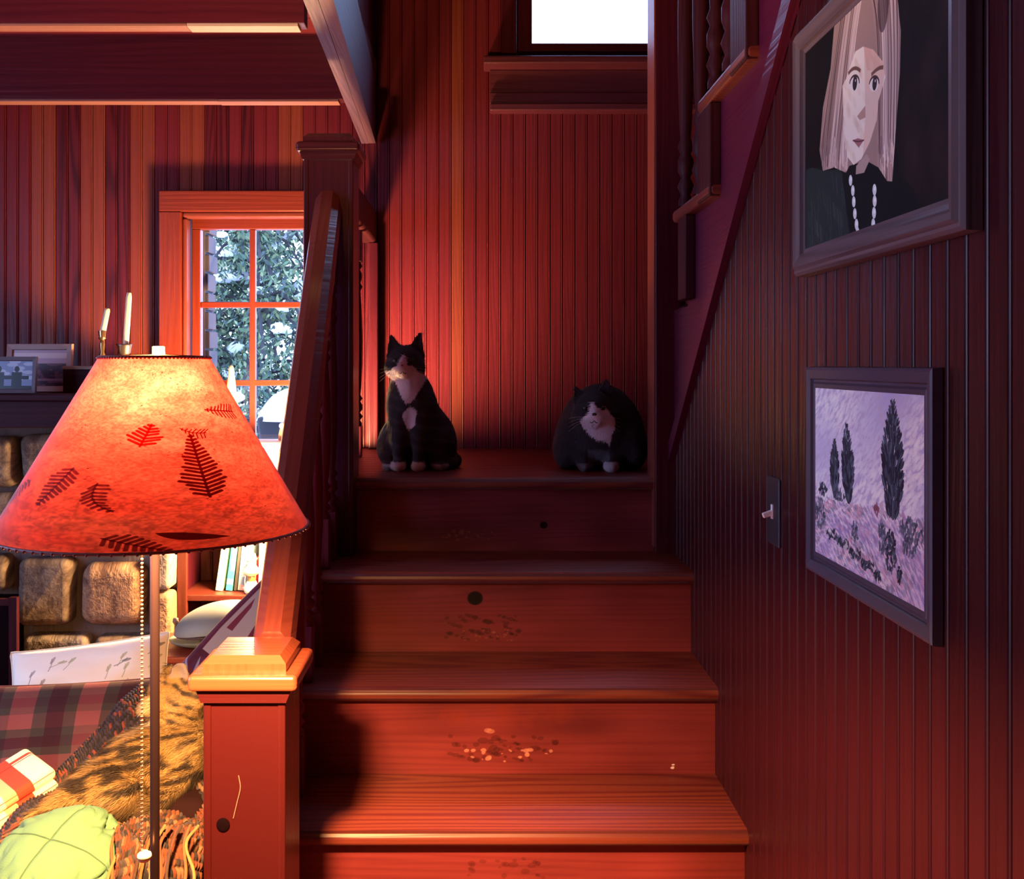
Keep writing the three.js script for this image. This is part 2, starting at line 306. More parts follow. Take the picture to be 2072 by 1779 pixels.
{
  const st = struct('staircase');
  const nose = (d0, d1) => {          // board with a half-round front edge, in (distance, height below its top)
    const p = [[d1, 0], [d1, -0.03], [d0 + 0.012, -0.03]];
    for (let i = 1; i < 8; i++) { const a = -Math.PI / 2 - (Math.PI * i) / 8; p.push([d0 + 0.015 + 0.015 * Math.cos(a), -0.015 + 0.015 * Math.sin(a)]); }
    p.push([d0 + 0.012, 0]); return p;
  };
  TREADS.forEach((t, i) => {
    const next = i < 3 ? TREADS[i + 1] : LANDING;
    part('tread', grain(prism(nose(t.d, next.d + 0.032), 0.915, (a, b, c) => [-0.415 + c, EYE + t.h + b, -a], 0.6), 'x', [i * 0.7, i * 0.41]), M.stair, st);
  });
  const maps = [
    riserMap(1, (g) => { chips(g, 200, 60, 3, 60, 30, 'rgba(30,6,8,.5)', 3, 8, 4); }),
    riserMap(2, (g) => { chips(g, 520, 100, 30, 180, 90, 'rgba(40,8,8,.22)', 3, 9, 9); }),
    riserMap(3, (g) => {           // worn, chipped patch near the middle of the second riser
      chips(g, 520, 170, 60, 260, 90, 'rgba(40,8,6,.28)', 3, 11, 11); chips(g, 500, 196, 14, 150, 40, 'rgba(190,120,105,.8)', 2, 7, 12);
      chips(g, 600, 190, 6, 90, 30, 'rgba(190,120,105,.8)', 2, 8, 13); chips(g, 482, 120, 3, 16, 30, 'rgba(180,110,95,.7)', 4, 8, 15); chips(g, 925, 230, 3, 8, 20, 'rgba(235,215,220,.9)', 2, 4, 14); chips(g, 520, 60, 20, 300, 60, 'rgba(130,44,30,.22)', 10, 26, 16);
    }),
    riserMap(4, (g) => {           // a round black knot and a scuffed patch
      g.fillStyle = '#12060a'; g.beginPath(); g.ellipse(450, 58, 19, 24, 0, 0, 7); g.fill(); g.strokeStyle = 'rgba(40,10,10,.6)'; g.lineWidth = 5; g.stroke();
      chips(g, 470, 165, 70, 200, 90, 'rgba(46,18,16,.32)', 3, 9, 21); chips(g, 490, 195, 26, 150, 44, 'rgba(150,82,60,.6)', 1.5, 4.5, 22);
    }),
    riserMap(5, (g) => { g.fillStyle = '#1c060a'; g.beginPath(); g.ellipse(650, 150, 11, 14, 0, 0, 7); g.fill(); chips(g, 430, 190, 24, 160, 40, 'rgba(140,80,60,.55)', 2, 7, 31); }),
  ];
  const risers = [[-EYE, TREADS[0]], [TREADS[0].h, TREADS[1]], [TREADS[1].h, TREADS[2]], [TREADS[2].h, TREADS[3]], [TREADS[3].h, LANDING]];
  risers.forEach(([h0, t], i) => {
    const g = new THREE.BoxGeometry(0.91, t.h - 0.03 - h0, 0.02);
    g.translate(0.045, EYE + (h0 + t.h - 0.03) / 2, -(t.d + 0.042));
    part('riser', g, new THREE.MeshPhysicalMaterial({ map: maps[i], roughness: 0.4, specularIntensity: 0.5, bumpMap: bumpWood, bumpScale: 0.0004 }), st);
  });
  // string board under the left ends
  part('string_board', grain(prism([[1.62, -1.24], [1.62, -1.06], [1.7, -1.0], [2.75, -0.21], [2.75, -1.24]], 0.022, (a, b, c) => [-0.437 + c, EYE + b, -a], 0), 'z'), M.dark2, st);
  // landing floor
  const ld = struct('landing');
  part('nosing', grain(prism(nose(LANDING.d, 2.78), 0.77, (a, b, c) => [-0.32 + c, EYE + LANDING.h + b, -a], 0.6), 'x'), M.stair, ld);
  for (let i = 0; i < 12; i++) part('plank', span(-0.44, 1.38, LANDING.h - 0.02, LANDING.h, 2.781 + i * 0.072, 2.85 + i * 0.072, 'x', 0.0015), M.stair, ld);
  part('subfloor', span(-0.44, 1.38, -1.24, LANDING.h - 0.021, 2.76, 3.63, 'x', 0), M.dark2, ld);
  part('edge_board', span(-0.442, -0.42, -0.36, LANDING.h, 2.75, 3.64, 'z', 0.002), M.dark2, ld);
}

// ------------------------------------------------------------------ newel posts, handrails, balusters
function newel(label, x, d, w, base, top, m, cap, capM = m) {
  const t = thing('newel_post', label, 'newel post', [x, EYE + base, -(d + w / 2)]);
  const H = top - base, q = w / 2;
  part('shaft', box(w, H, w, 'y', 0.003), m, t).position.y = H / 2;
  for (const s of [-1, 1]) part('corner_board', box(0.012, H - 0.002, w + 0.004, 'y', 0.002), m, t).position.set(s * (q - 0.004), H / 2, 0);
  const cove = prism([[-q - 0.012, 0], [q + 0.012, 0], [q + 0.004, -0.02], [-q - 0.004, -0.02]], w + 0.018, (a, b, c) => [a, b, c - (w + 0.018) / 2], 0);
  part('cove', grain(cove, 'x'), m, t).position.y = H + 0.001;
  part('cap_plate', box(w + cap, 0.026, w + cap * 0.9, 'x', 0.008), capM, t).position.y = H + 0.013;
  const k = w / 2 + 0.003, b = new THREE.CylinderGeometry(1, 1.12, 0.01, 4, 1); b.rotateY(Math.PI / 4);
  const blk = mergeGeometries([plain(2 * k, 0.013, 2 * k).translate(0, 0.0065, 0), (() => {
    const g = new THREE.CylinderGeometry((k - 0.011) * Math.SQRT2, k * Math.SQRT2, 0.011, 4, 1).toNonIndexed(); g.rotateY(Math.PI / 4); g.computeVertexNormals(); g.translate(0, 0.0185, 0); return grain(g, 'x'); })()].map((g) => (g.index ? g.toNonIndexed() : g)));
  part('cap_block', blk, capM, t).position.y = H + 0.026;
  return t;
}
const newelMap = canvasTex(512, 2048, (g, W, H) => {
  const im = g.createImageData(W, H);
  for (let y = 0; y < H; y++) for (let x = 0; x < W; x++) { const q = woodGrain(x / W * 0.6, y / H * 0.5, 21, false), o = (y * W + x) * 4; im.data[o] = toS(lerp(0.055, 0.036, q)); im.data[o + 1] = toS(lerp(0.0056, 0.0034, q)); im.data[o + 2] = toS(lerp(0.006, 0.0042, q)); im.data[o + 3] = 255; }
  g.putImageData(im, 0, 0);
});
const newelLow = newel('lower newel post with chamfered square cap beside the floor lamp', -0.362, 1.6, 0.1225, -1.24, -0.5, woodMat(newelMap, 0.33), 0.046, M.cap);
{ // a dark knot and a long pale scratch on its front
  const k = new THREE.SphereGeometry(0.0105, 14, 8); k.scale(1, 1.05, 0.18);
  part('knot', k, mat(0.006, 0.002, 0.003, 1, { specularIntensity: 0 }), newelLow, 'dark round knot').position.set(-0.0327, 0.531, 0.0628);
  part('scratch', tube([V(-0.017, 0.541, 0.0625), V(-0.011, 0.566, 0.0632), V(-0.006, 0.589, 0.0634), V(-0.009, 0.607, 0.0625)], 0.0008, 12, 5), mat(0.3, 0.12, 0.08, 0.7), newelLow, 'pale scratch in the varnish');
}
newel('upper newel post with dark square cap at the landing edge', -0.381, 2.62, 0.121, -0.485, 0.536, M.dark2, 0.04);

const TURN = [[0.017, 0], [0.017, 0.01], [0.011, 0.02], [0.02, 0.035], [0.011, 0.05], [0.0185, 0.062], [0.0185, 0.08], [0.012, 0.092], [0.019, 0.104], [0.012, 0.118], [0.015, 0.15], [0.0185, 0.24], [0.019, 0.34], [0.016, 0.45], [0.0125, 0.52], [0.019, 0.535], [0.012, 0.55], [0.017, 0.566], [0.017, 0.585], [0.011, 0.6], [0.019, 0.615], [0.012, 0.63]];
function turned(h, square, w = 0.034) {
  const pts = TURN.map(([r, y]) => [r, y / 0.63 * (h - 2 * square) + square]);
  const gs = [lathe(pts, 14).toNonIndexed()];
  if (square) for (const y of [0, h - square]) { const b = new RoundedBoxGeometry(w, square, w, 1, 0.003); b.translate(0, y + square / 2, 0); gs.push(b.index ? b.toNonIndexed() : b); }
  return grain(mergeGeometries(gs.map((g) => { const q = g.clone(); q.deleteAttribute('uv'); return q; })), 'y');
}
{
  // stair balustrade: sloping faceted rail with two balusters to a tread
  const b = thing('stair_balustrade', 'dark faceted handrail with turned balusters climbing from the lower to the upper newel post', 'railing');
  const prof = [[-0.033, -0.03], [0.033, -0.03], [0.036, -0.008], [0.03, 0.012], [0.014, 0.026], [-0.014, 0.026], [-0.03, 0.012], [-0.036, -0.008]];
  const A = V(-0.345, EYE - 0.48, -1.725), B = V(-0.383, EYE + 0.403, -2.6185);
  const rail = prism(prof, 1, (p, q, c) => [lerp(A.x, B.x, c) + p, lerp(A.y, B.y, c) + q * 1.4, lerp(A.z, B.z, c)], 0.2);
  part('handrail', grain(rail, 'z'), woodMat(C.light[1], 0.28, { clearcoat: 0.6, clearcoatRoughness: 0.15 }), b);
  const railAt = (d) => lerp(-0.49, 0.408, (d - 1.715) / 0.91) - 0.05;
  const step = [[1.98, 1], [2.1, 1], [2.225, 2], [2.345, 2], [2.47, 3], [2.585, 3]];
  for (const [d, i] of step) { const h0 = TREADS[i].h; at(part('baluster', turned(railAt(d) - h0, 0.12), M.mid[0], b), -0.372, EYE + h0, -d); }

  // guard rail along the open left side of the landing
  const g = thing('landing_balustrade', 'short level guard rail with turned balusters between upper newel post and beadboard wall', 'railing');
  part('handrail', span(-0.42, -0.357, 0.425, 0.535, 2.744, 3.638, 'z', 0.014), M.old, g);
  for (const d of [2.83, 2.92, 3.01, 3.1, 3.19, 3.29]) at(part('baluster', turned(0.425 - LANDING.h, 0.1), M.dark2, g), -0.389, EYE + LANDING.h, -d);
  part('wall_post', span(-0.385, -0.352, LANDING.h, 0.425, 3.6, 3.638, 'y', 0.004), M.dark2, g);
}
{
  // tall corner post between the two flights
  const p = thing('corner_post', 'tall plain square post between the cats\' landing and the picture wall', 'post');
  part('shaft', span(0.452, 0.519, -0.485, 2.35, 2.661, 2.775, 'y', 0.002), M.dark2, p);
  part('edge_strip', span(0.4485, 0.4535, -0.47, 2.34, 2.664, 2.77, 'y', 0.001), M.light[1], p);
  part('foot_block', span(0.512, 0.545, 0.11, 0.15, 2.6, 2.7, 'y', 0.004), M.old, p);

  // upper flight rising back towards the camera on the far side of the picture wall
  const s = struct('staircase_upper');
  for (let k = -2; k < 6; k++) {
    const d = 2.56 - 0.293 * k, h = 0.348 + 0.197 * k;
    part('tread', span(k < 0 ? 0.53 : 0.475, 1.375, h, h + 0.03, d - 0.415, d, 'x', 0.01), M.stair, s);
    part('riser', span(0.521, 1.375, h - 0.197, h, d - 0.05, d - 0.03, 'x', 0), M.dark2, s);
    if (k >= 0) part('riser_end', span(0.476, 0.5, h - 0.195, h - 0.001, d - (k ? 0.12 : 0.16), d - (k ? 0.0 : 0.07), 'y', 0.003), M.old, s);
  }
  const u = thing('upper_balustrade', 'dark turned balusters on the upper stair flight above the corner post', 'railing');
  for (const [d, h, n] of [[2.48, 0.378, 0.86], [2.31, 0.378, 1.0], [2.165, 0.575, 0.9], [2.035, 0.575, 1.0], [1.88, 0.772, 0.9], [1.74, 0.772, 1.0]]) at(part('baluster', turned(n, 0), M.old, u), 0.493, EYE + h, -d);
  part('handrail', grain(prism([[-0.03, -0.02], [0.03, -0.02], [0.03, 0.02], [0.012, 0.03], [-0.012, 0.03], [-0.03, 0.02]], 1, (p, q, c) => [0.493 + p, EYE + lerp(1.2, 1.81, c) + q, -lerp(2.52, 1.68, c)], 0.2), 'z'), M.old, u);
}
// ------------------------------------------------------------------ floor lamp with the pressed-fern shade
function pointLight(name, L, color, radius) {
  const l = new THREE.PointLight(new THREE.Color().setRGB(...color), L.cd, 0, 2); l.name = name;
  l.position.set(L.x, L.y, L.z); l.castShadow = true; l.shadow.radius = radius / 0.02; l.shadow.mapSize.set(1024, 1024); scene.add(l);
}
function fern(g, x, y, len, w, ang, color, n = 13, curl = 0) {       // a frond: stem with paired leaflets
  g.save(); g.translate(x, y); g.rotate(ang); g.strokeStyle = g.fillStyle = color; g.lineCap = 'round'; g.lineWidth = Math.max(2, w * 0.06);
  g.beginPath(); g.moveTo(0, 0);
  for (let i = 1; i <= 20; i++) { const t = i / 20; g.lineTo(t * len, Math.sin(t * 3) * curl); }
  g.stroke(); g.lineWidth = len / n * 0.62;
  for (let i = 0; i < n; i++) {
    const t = (i + 0.5) / n, s = w * 0.5 * Math.pow(1 - t, 0.7) * (0.5 + 0.5 * Math.min(1, t * 5)), x0 = t * len, y0 = Math.sin(t * 3) * curl;
    for (const k of [-1, 1]) { g.beginPath(); g.moveTo(x0, y0); g.lineTo(x0 + s * 0.45, y0 + k * s * (0.85 + 0.3 * hash3(i, k + 2, Math.floor(x)))); g.stroke(); }
  }
  g.restore();
}
{
  const L = FLOOR_LAMP, H0 = EYE - 0.172, H1 = EYE + 0.008, R0 = 0.1605, R1 = 0.056, K = 0.733;
  const t = thing('floor_lamp', 'floor lamp with glowing orange conical paper shade and pressed ferns', 'floor lamp', [L.x, 0, L.z]);
  const W = 2048, H = 1024;
  // u runs round the shade; the side towards the room's stairs is u = 0.75
  const map = canvasTex(W, H, (g) => {
    const im = g.createImageData(W, H);
    for (let y = 0; y < H; y++) for (let x = 0; x < W; x++) {
      const n = 0.66 + 0.16 * noise(x / 46, y / 30, 3) + 0.14 * noise(x / 17, y / 14, 4) + 0.26 * (noise(x / 7, y / 6, 8) - 0.5), v = noise(x / 130, y / 80, 5), o = (y * W + x) * 4;
      im.data[o] = clamp(255 * n * 1.06, 0, 255); im.data[o + 1] = 236 * clamp(n * (0.82 + 0.3 * v)); im.data[o + 2] = 228 * clamp(n * (0.75 + 0.3 * v)); im.data[o + 3] = 255;
    }
    g.putImageData(im, 0, 0);
    for (let i = 0; i < 420; i++) {       // flecks of bark and pale fibre
      const pale = hash3(i, 2, 7) < 0.28; g.fillStyle = pale ? 'rgba(255,250,240,.5)' : 'rgba(60,8,8,' + (0.2 + 0.5 * hash3(i, 8, 8)) + ')';
      g.beginPath(); g.ellipse(hash3(i, 1, 1) * W, hash3(i, 1, 2) * H, 2 + (pale ? 9 : 4) * hash3(i, 1, 3), 1 + 2.5 * hash3(i, 1, 4), hash3(i, 1, 5) * 6, 0, 7); g.fill();
    }
    const P = (turn, down) => [W * (0.75 + turn), H * down];      // share of a turn round the shade, share of its height
    const D = 'rgba(70,6,10,.9)', E2 = 'rgba(70,14,26,.7)';
    let q = P(0.0992, 0.750); fern(g, q[0] + 22, q[1], 330, 130, -1.62, D, 17);
    q = P(0.2102, 0.319); fern(g, q[0] + 10, q[1] - 4, -150, 120, 0.12, D, 9);
    q = P(0.0305, 0.481); fern(g, q[0] - 6, q[1], 120, 120, -1.3, 'rgba(120,6,10,.85)', 7);
    q = P(0.1288, 0.420); fern(g, q[0], q[1], -90, 70, 0.35, D, 7, 12);
    q = P(-0.0595, 0.601); fern(g, q[0], q[1] - 10, 210, 100, 1.9, E2, 11);
    q = P(-0.0190, 0.713); fern(g, q[0], q[1] - 50, 150, 80, 1.2, E2, 9, 30);
    q = P(-0.1367, 0.673); fern(g, q[0], q[1], 360, 70, 2.2, E2, 18);
    q = P(0.0232, 0.984); fern(g, q[0] - 50, q[1] - 60, 150, 80, 0.5, E2, 9);
    q = P(0.0826, 0.931); g.fillStyle = 'rgba(60,10,14,.88)'; g.beginPath(); g.moveTo(q[0] - 70, q[1] - 24); g.quadraticCurveTo(q[0] - 10, q[1] - 30, q[0] + 80, q[1] + 20); g.quadraticCurveTo(q[0] - 40, q[1] + 34, q[0] - 70, q[1] - 24); g.fill();
    for (const k of [0.12, 0.3, 0.42, 0.05]) fern(g, W * k, H * (0.5 + k * 0.6), 260, 110, 1.2 + k * 4, D, 13);
  });
  map.wrapS = THREE.RepeatWrapping;
  const n = 96, pos = [], uv = [], idx = [];
  for (let j = 0; j <= 12; j++) for (let i = 0; i <= n; i++) {
    const v = j / 12, a = (i / n - 0.75) * Math.PI * 2, r = lerp(R1, R0, v);
    pos.push(r * Math.sin(a), lerp(H1, H0, v), r * Math.cos(a)); uv.push(i / n, 1 - v);
    if (j < 12 && i < n) { const k = j * (n + 1) + i; idx.push(k, k + n + 1, k + 1, k + 1, k + n + 1, k + n + 2); }
  }
  const g = new THREE.BufferGeometry(); g.setAttribute('position', new THREE.Float32BufferAttribute(pos, 3)); g.setAttribute('uv', new THREE.Float32BufferAttribute(uv, 2)); g.setIndex(idx); g.computeVertexNormals();
  part('lamp_shade', g, new THREE.MeshPhysicalMaterial({ map, color: new THREE.Color().setRGB(0.0158, 0.0021, 0.0025), roughness: 1, transmission: 0.6, thickness: 0, ior: 1.35, side: THREE.DoubleSide }), t);
  const braid = mat(0.3, 0.12, 0.12, 0.6);
  const rim = (R, y, name) => part(name, mergeGeometries([new THREE.TorusGeometry(R, 0.0016, 6, 96).rotateX(Math.PI / 2).translate(0, y, 0), ...Array.from({ length: 90 }, (_, i) => new THREE.SphereGeometry(0.0016, 5, 4).translate((R + 0.0015) * Math.sin(i / 90 * 6.2832), y - 0.001, (R + 0.0015) * Math.cos(i / 90 * 6.2832)))]), braid, t);
  rim(R0, H0, 'shade_rim'); rim(R1, H1, 'shade_rim');
  const brass = mat(0.16, 0.07, 0.05, 0.3, { metalness: 0.85 });
  part('shade_spider', mergeGeometries([0, 1, 2].map((i) => tube([V(0, H1 + 0.002, 0), V(R1 * Math.cos(i * 2.1 + 0.4), H1, R1 * Math.sin(i * 2.1 + 0.4))], 0.0014, 4, 5))), brass, t);
  part('finial', lathe([[0, 0.014], [0.0075, 0.0135], [0.0088, 0.012], [0.0088, 0.002], [0.006, 0], [0.004, -0.004], [0, -0.004]], 18).scale(K, K, K).translate(0.004, H1 + 0.002, 0.0), mat(0.9, 0.72, 0.6, 0.4), t, 'cream finial');
  part('pole', lathe([[0, 0.02], [0.005, 0.02], [0.005, H0 - 0.02], [0.0075, H0 - 0.015], [0.0075, H0 + 0.02], [0.011, H0 + 0.03], [0.011, H0 + 0.07], [0, H0 + 0.07]], 18), mat(0.07, 0.035, 0.04, 0.3, { metalness: 0.6 }), t);
  part('base', lathe([[0, 0.045], [0.012, 0.045], [0.02, 0.03], [0.1, 0.018], [0.125, 0.01], [0.125, 0], [0, 0]], 40), mat(0.07, 0.035, 0.04, 0.3, { metalness: 0.6 }), t);
  for (const [x, y, z, cd] of L.bulbs) { const bulb = part('bulb', lathe([[0, 0.04], [0.012, 0.038], [0.022, 0.028], [0.026, 0.012], [0.024, -0.004], [0.014, -0.028], [0.012, -0.045], [0, -0.045]], 20).scale(K, K, K), new THREE.MeshStandardMaterial({ color: 0xffffff, emissive: new THREE.Color().setRGB(1, 0.72, 0.38), emissiveIntensity: 5 }), t);
    bulb.scale.setScalar(cd < 5 ? 0.75 : 1); bulb.position.set(x, y, z); pointLight('floor_lamp_light', { x: L.x + x, y, z: L.z + z, cd }, [1, 0.56, 0.2], 0.03); }
  // beaded pull chain with a small acorn at its end
  const beads = []; for (let y = H0 + 0.03; y > EYE - 0.505; y -= 0.0043) beads.push(new THREE.SphereGeometry(0.00155, 7, 5).translate(0, y, 0));
  part('pull_chain', mergeGeometries(beads), mat(0.75, 0.5, 0.32, 0.25, { metalness: 0.8 }), t, 'beaded pull chain').position.set(-0.0065, 0, 0.022);
  part('pull_knob', lathe([[0, 0.008], [0.004, 0.008], [0.0095, 0.004], [0.0105, -0.001], [0.007, -0.006], [0, -0.0075]], 16).scale(K, K, K), mat(0.75, 0.6, 0.38, 0.3), t, 'cream acorn pull').position.set(-0.004, EYE - 0.511, 0.022);
}
M.shelfWood = woodMat(wood(23.3, [0.05, 0.007, 0.005], [0.075, 0.013, 0.007]), 0.45);
{ // second lamp by the window, mostly hidden by the handrail
  const L = WHITE_LAMP;
  const t = thing('shaded_lamp', 'lit lamp with plain white shade standing between window and handrail', 'lamp', [L.x, 0, L.z]);
  const s = lathe([[0.088, EYE - 0.252], [0.132, EYE - 0.47]], 48);
  part('lamp_shade', s, new THREE.MeshStandardMaterial({ color: 0xfff4e0, emissive: new THREE.Color().setRGB(1, 0.86, 0.62), emissiveIntensity: 2.4, side: THREE.DoubleSide, roughness: 0.9 }), t, 'glowing white shade');
  part('pole', lathe([[0, 0.03], [0.008, 0.03], [0.008, EYE - 0.42], [0.014, EYE - 0.41], [0.014, EYE - 0.38], [0, EYE - 0.38]], 14), mat(0.1, 0.06, 0.04, 0.4, { metalness: 0.6 }), t);
  part('base', lathe([[0, 0.035], [0.03, 0.03], [0.1, 0.014], [0.11, 0], [0, 0]], 30), mat(0.1, 0.06, 0.04, 0.4, { metalness: 0.6 }), t);
  pointLight('white_lamp_light', L, [1, 0.6, 0.25], 0.07);
}

// ------------------------------------------------------------------ chimney, mantel and what stands on it
{
  const c = struct('wall_chimney');
  part('mortar_core', mergeGeometries([span(-1.9, -1.006, -1.24, -0.19, 3.352, 3.63, 'y', 0)]), mat(0.17, 0.12, 0.1, 0.95, { bumpMap: bumpWood, bumpScale: 0.002 }), c);
  const stoneTex = (s, a, b) => tex(256, 256, (u, v) => { const n = noise(u * 9, v * 9, s) * 0.5 + noise(u * 34, v * 34, s) * 0.35 + noise(u * 100, v * 100, s) * 0.3; return [0, 1, 2].map((k) => lerp(a[k], b[k], clamp(n * 1.5 - 0.45))); });
  const SM = [stoneTex(3, [0.12, 0.06, 0.04], [0.5, 0.3, 0.16]), stoneTex(5, [0.08, 0.05, 0.04], [0.26, 0.19, 0.13]), stoneTex(8, [0.05, 0.04, 0.04], [0.4, 0.32, 0.26])].map((map) => new THREE.MeshPhysicalMaterial({ map, bumpMap: map, bumpScale: 0.006, roughness: 0.9 }));
  const X = (px) => (px - 970) * 3.33 / 2100, Hh = (py) => (738 - py) * 3.33 / 2100;
  const stone = (x0, y0, x1, y1, m, round, s) => {
    const w = X(x1) - X(x0), h = Hh(y0) - Hh(y1), g = new RoundedBoxGeometry(w, h, 0.09, 5, Math.min(w, h) * round);
    const p = g.attributes.position, uv = g.attributes.uv;
    for (let i = 0; i < p.count; i++) {
      const x = p.getX(i), y = p.getY(i), z = p.getZ(i), n = noise(x * 16 + s * 7, y * 16, z * 10) - 0.5, f = 1 + 0.12 * (noise(Math.atan2(y, x) * 1.2 + s * 3, s * 5) - 0.5);
      p.setXYZ(i, x * f, y * f, z + (z > 0 ? n * 0.02 : 0)); uv.setXY(i, x * 3 + s * 0.3, y * 3 + z * 2);
    }
    g.computeVertexNormals();
    at(part('stone', g, SM[m], c), (X(x0) + X(x1)) / 2, EYE + (Hh(y0) + Hh(y1)) / 2, -3.33);
  };
  [[166, 1136, 302, 1266, 0, 0.36], [48, 1130, 150, 1262, 1, 0.16], [312, 1112, 352, 1190, 2, 0.2], [309, 1198, 352, 1292, 0, 0.2], [54, 1280, 186, 1350, 2, 0.2], [196, 1282, 346, 1350, 1, 0.2],
    [-60, 1120, 24, 1190, 1, 0.2], [-70, 882, 40, 985, 1, 0.2], [50, 880, 170, 980, 1, 0.2], [180, 880, 345, 990, 2, 0.2], [-60, 995, 70, 1105, 1, 0.2], [82, 990, 220, 1118, 1, 0.2], [232, 1000, 346, 1100, 0, 0.2],
    [60, 1362, 200, 1470, 1, 0.2], [212, 1362, 346, 1470, 2, 0.2], [60, 1480, 346, 1575, 1, 0.2]].forEach((q, i) => stone(...q, i + 1));
  part('firebox', span(-1.88, -1.47, -1.24, -0.74, 3.344, 3.35, 'y', 0), mat(0.008, 0.004, 0.006, 1, { specularIntensity: 0 }), c);
  const f = thing('fire_screen', 'dark fire screen with brown upright frame leaning at the stone chimney', 'fire screen');
  part('frame', mergeGeometries([span(-1.438, -1.414, -1.235, -0.712, 3.17, 3.19, 'y', 0), span(-1.85, -1.438, -0.737, -0.717, 3.17, 3.19, 'x', 0), span(-1.872, -1.85, -1.235, -0.717, 3.17, 3.19, 'y', 0)]), M.old, f);
  part('screen_panel', span(-1.85, -1.438, -1.23, -0.737, 3.177, 3.183, 'y', 0), mat(0.008, 0.004, 0.006, 1, { specularIntensity: 0 }), f);

  const m = thing('mantel_shelf', 'dark wooden mantel shelf with plain frieze board above the chimney stones', 'mantel');
  part('shelf_board', span(-1.98, -1.06, -0.108, -0.088, 3.08, 3.632, 'x', 0.004), M.old, m);
  part('frieze_board', span(-1.96, -1.08, -0.19, -0.1085, 3.11, 3.63, 'x', 0.003), M.old, m);
}
function frameRails(w, h, prof) {        // four mitred rails round an opening w x h; prof = [outward offset, z] from the inside edge outwards
  const out = [];
  for (let s = 0; s < 4; s++) {
    const a = s % 2 ? h / 2 : w / 2, b = s % 2 ? w / 2 : h / 2, pos = [];
    const P = (i, e) => { const [o, z] = prof[i]; return V(e * (a + o), b + o, z).applyAxisAngle(V(0, 0, 1), -s * Math.PI / 2); };
    for (let i = 0; i + 1 < prof.length; i++) { const q = [P(i, -1), P(i, 1), P(i + 1, 1), P(i + 1, -1)]; for (const k of [0, 1, 2, 0, 2, 3]) pos.push(q[k].x, q[k].y, q[k].z); }
    const g = new THREE.BufferGeometry(); g.setAttribute('position', new THREE.Float32BufferAttribute(pos, 3)); g.computeVertexNormals();
    out.push(grain(g, s % 2 ? 'y' : 'x'));
  }
  return out;
}
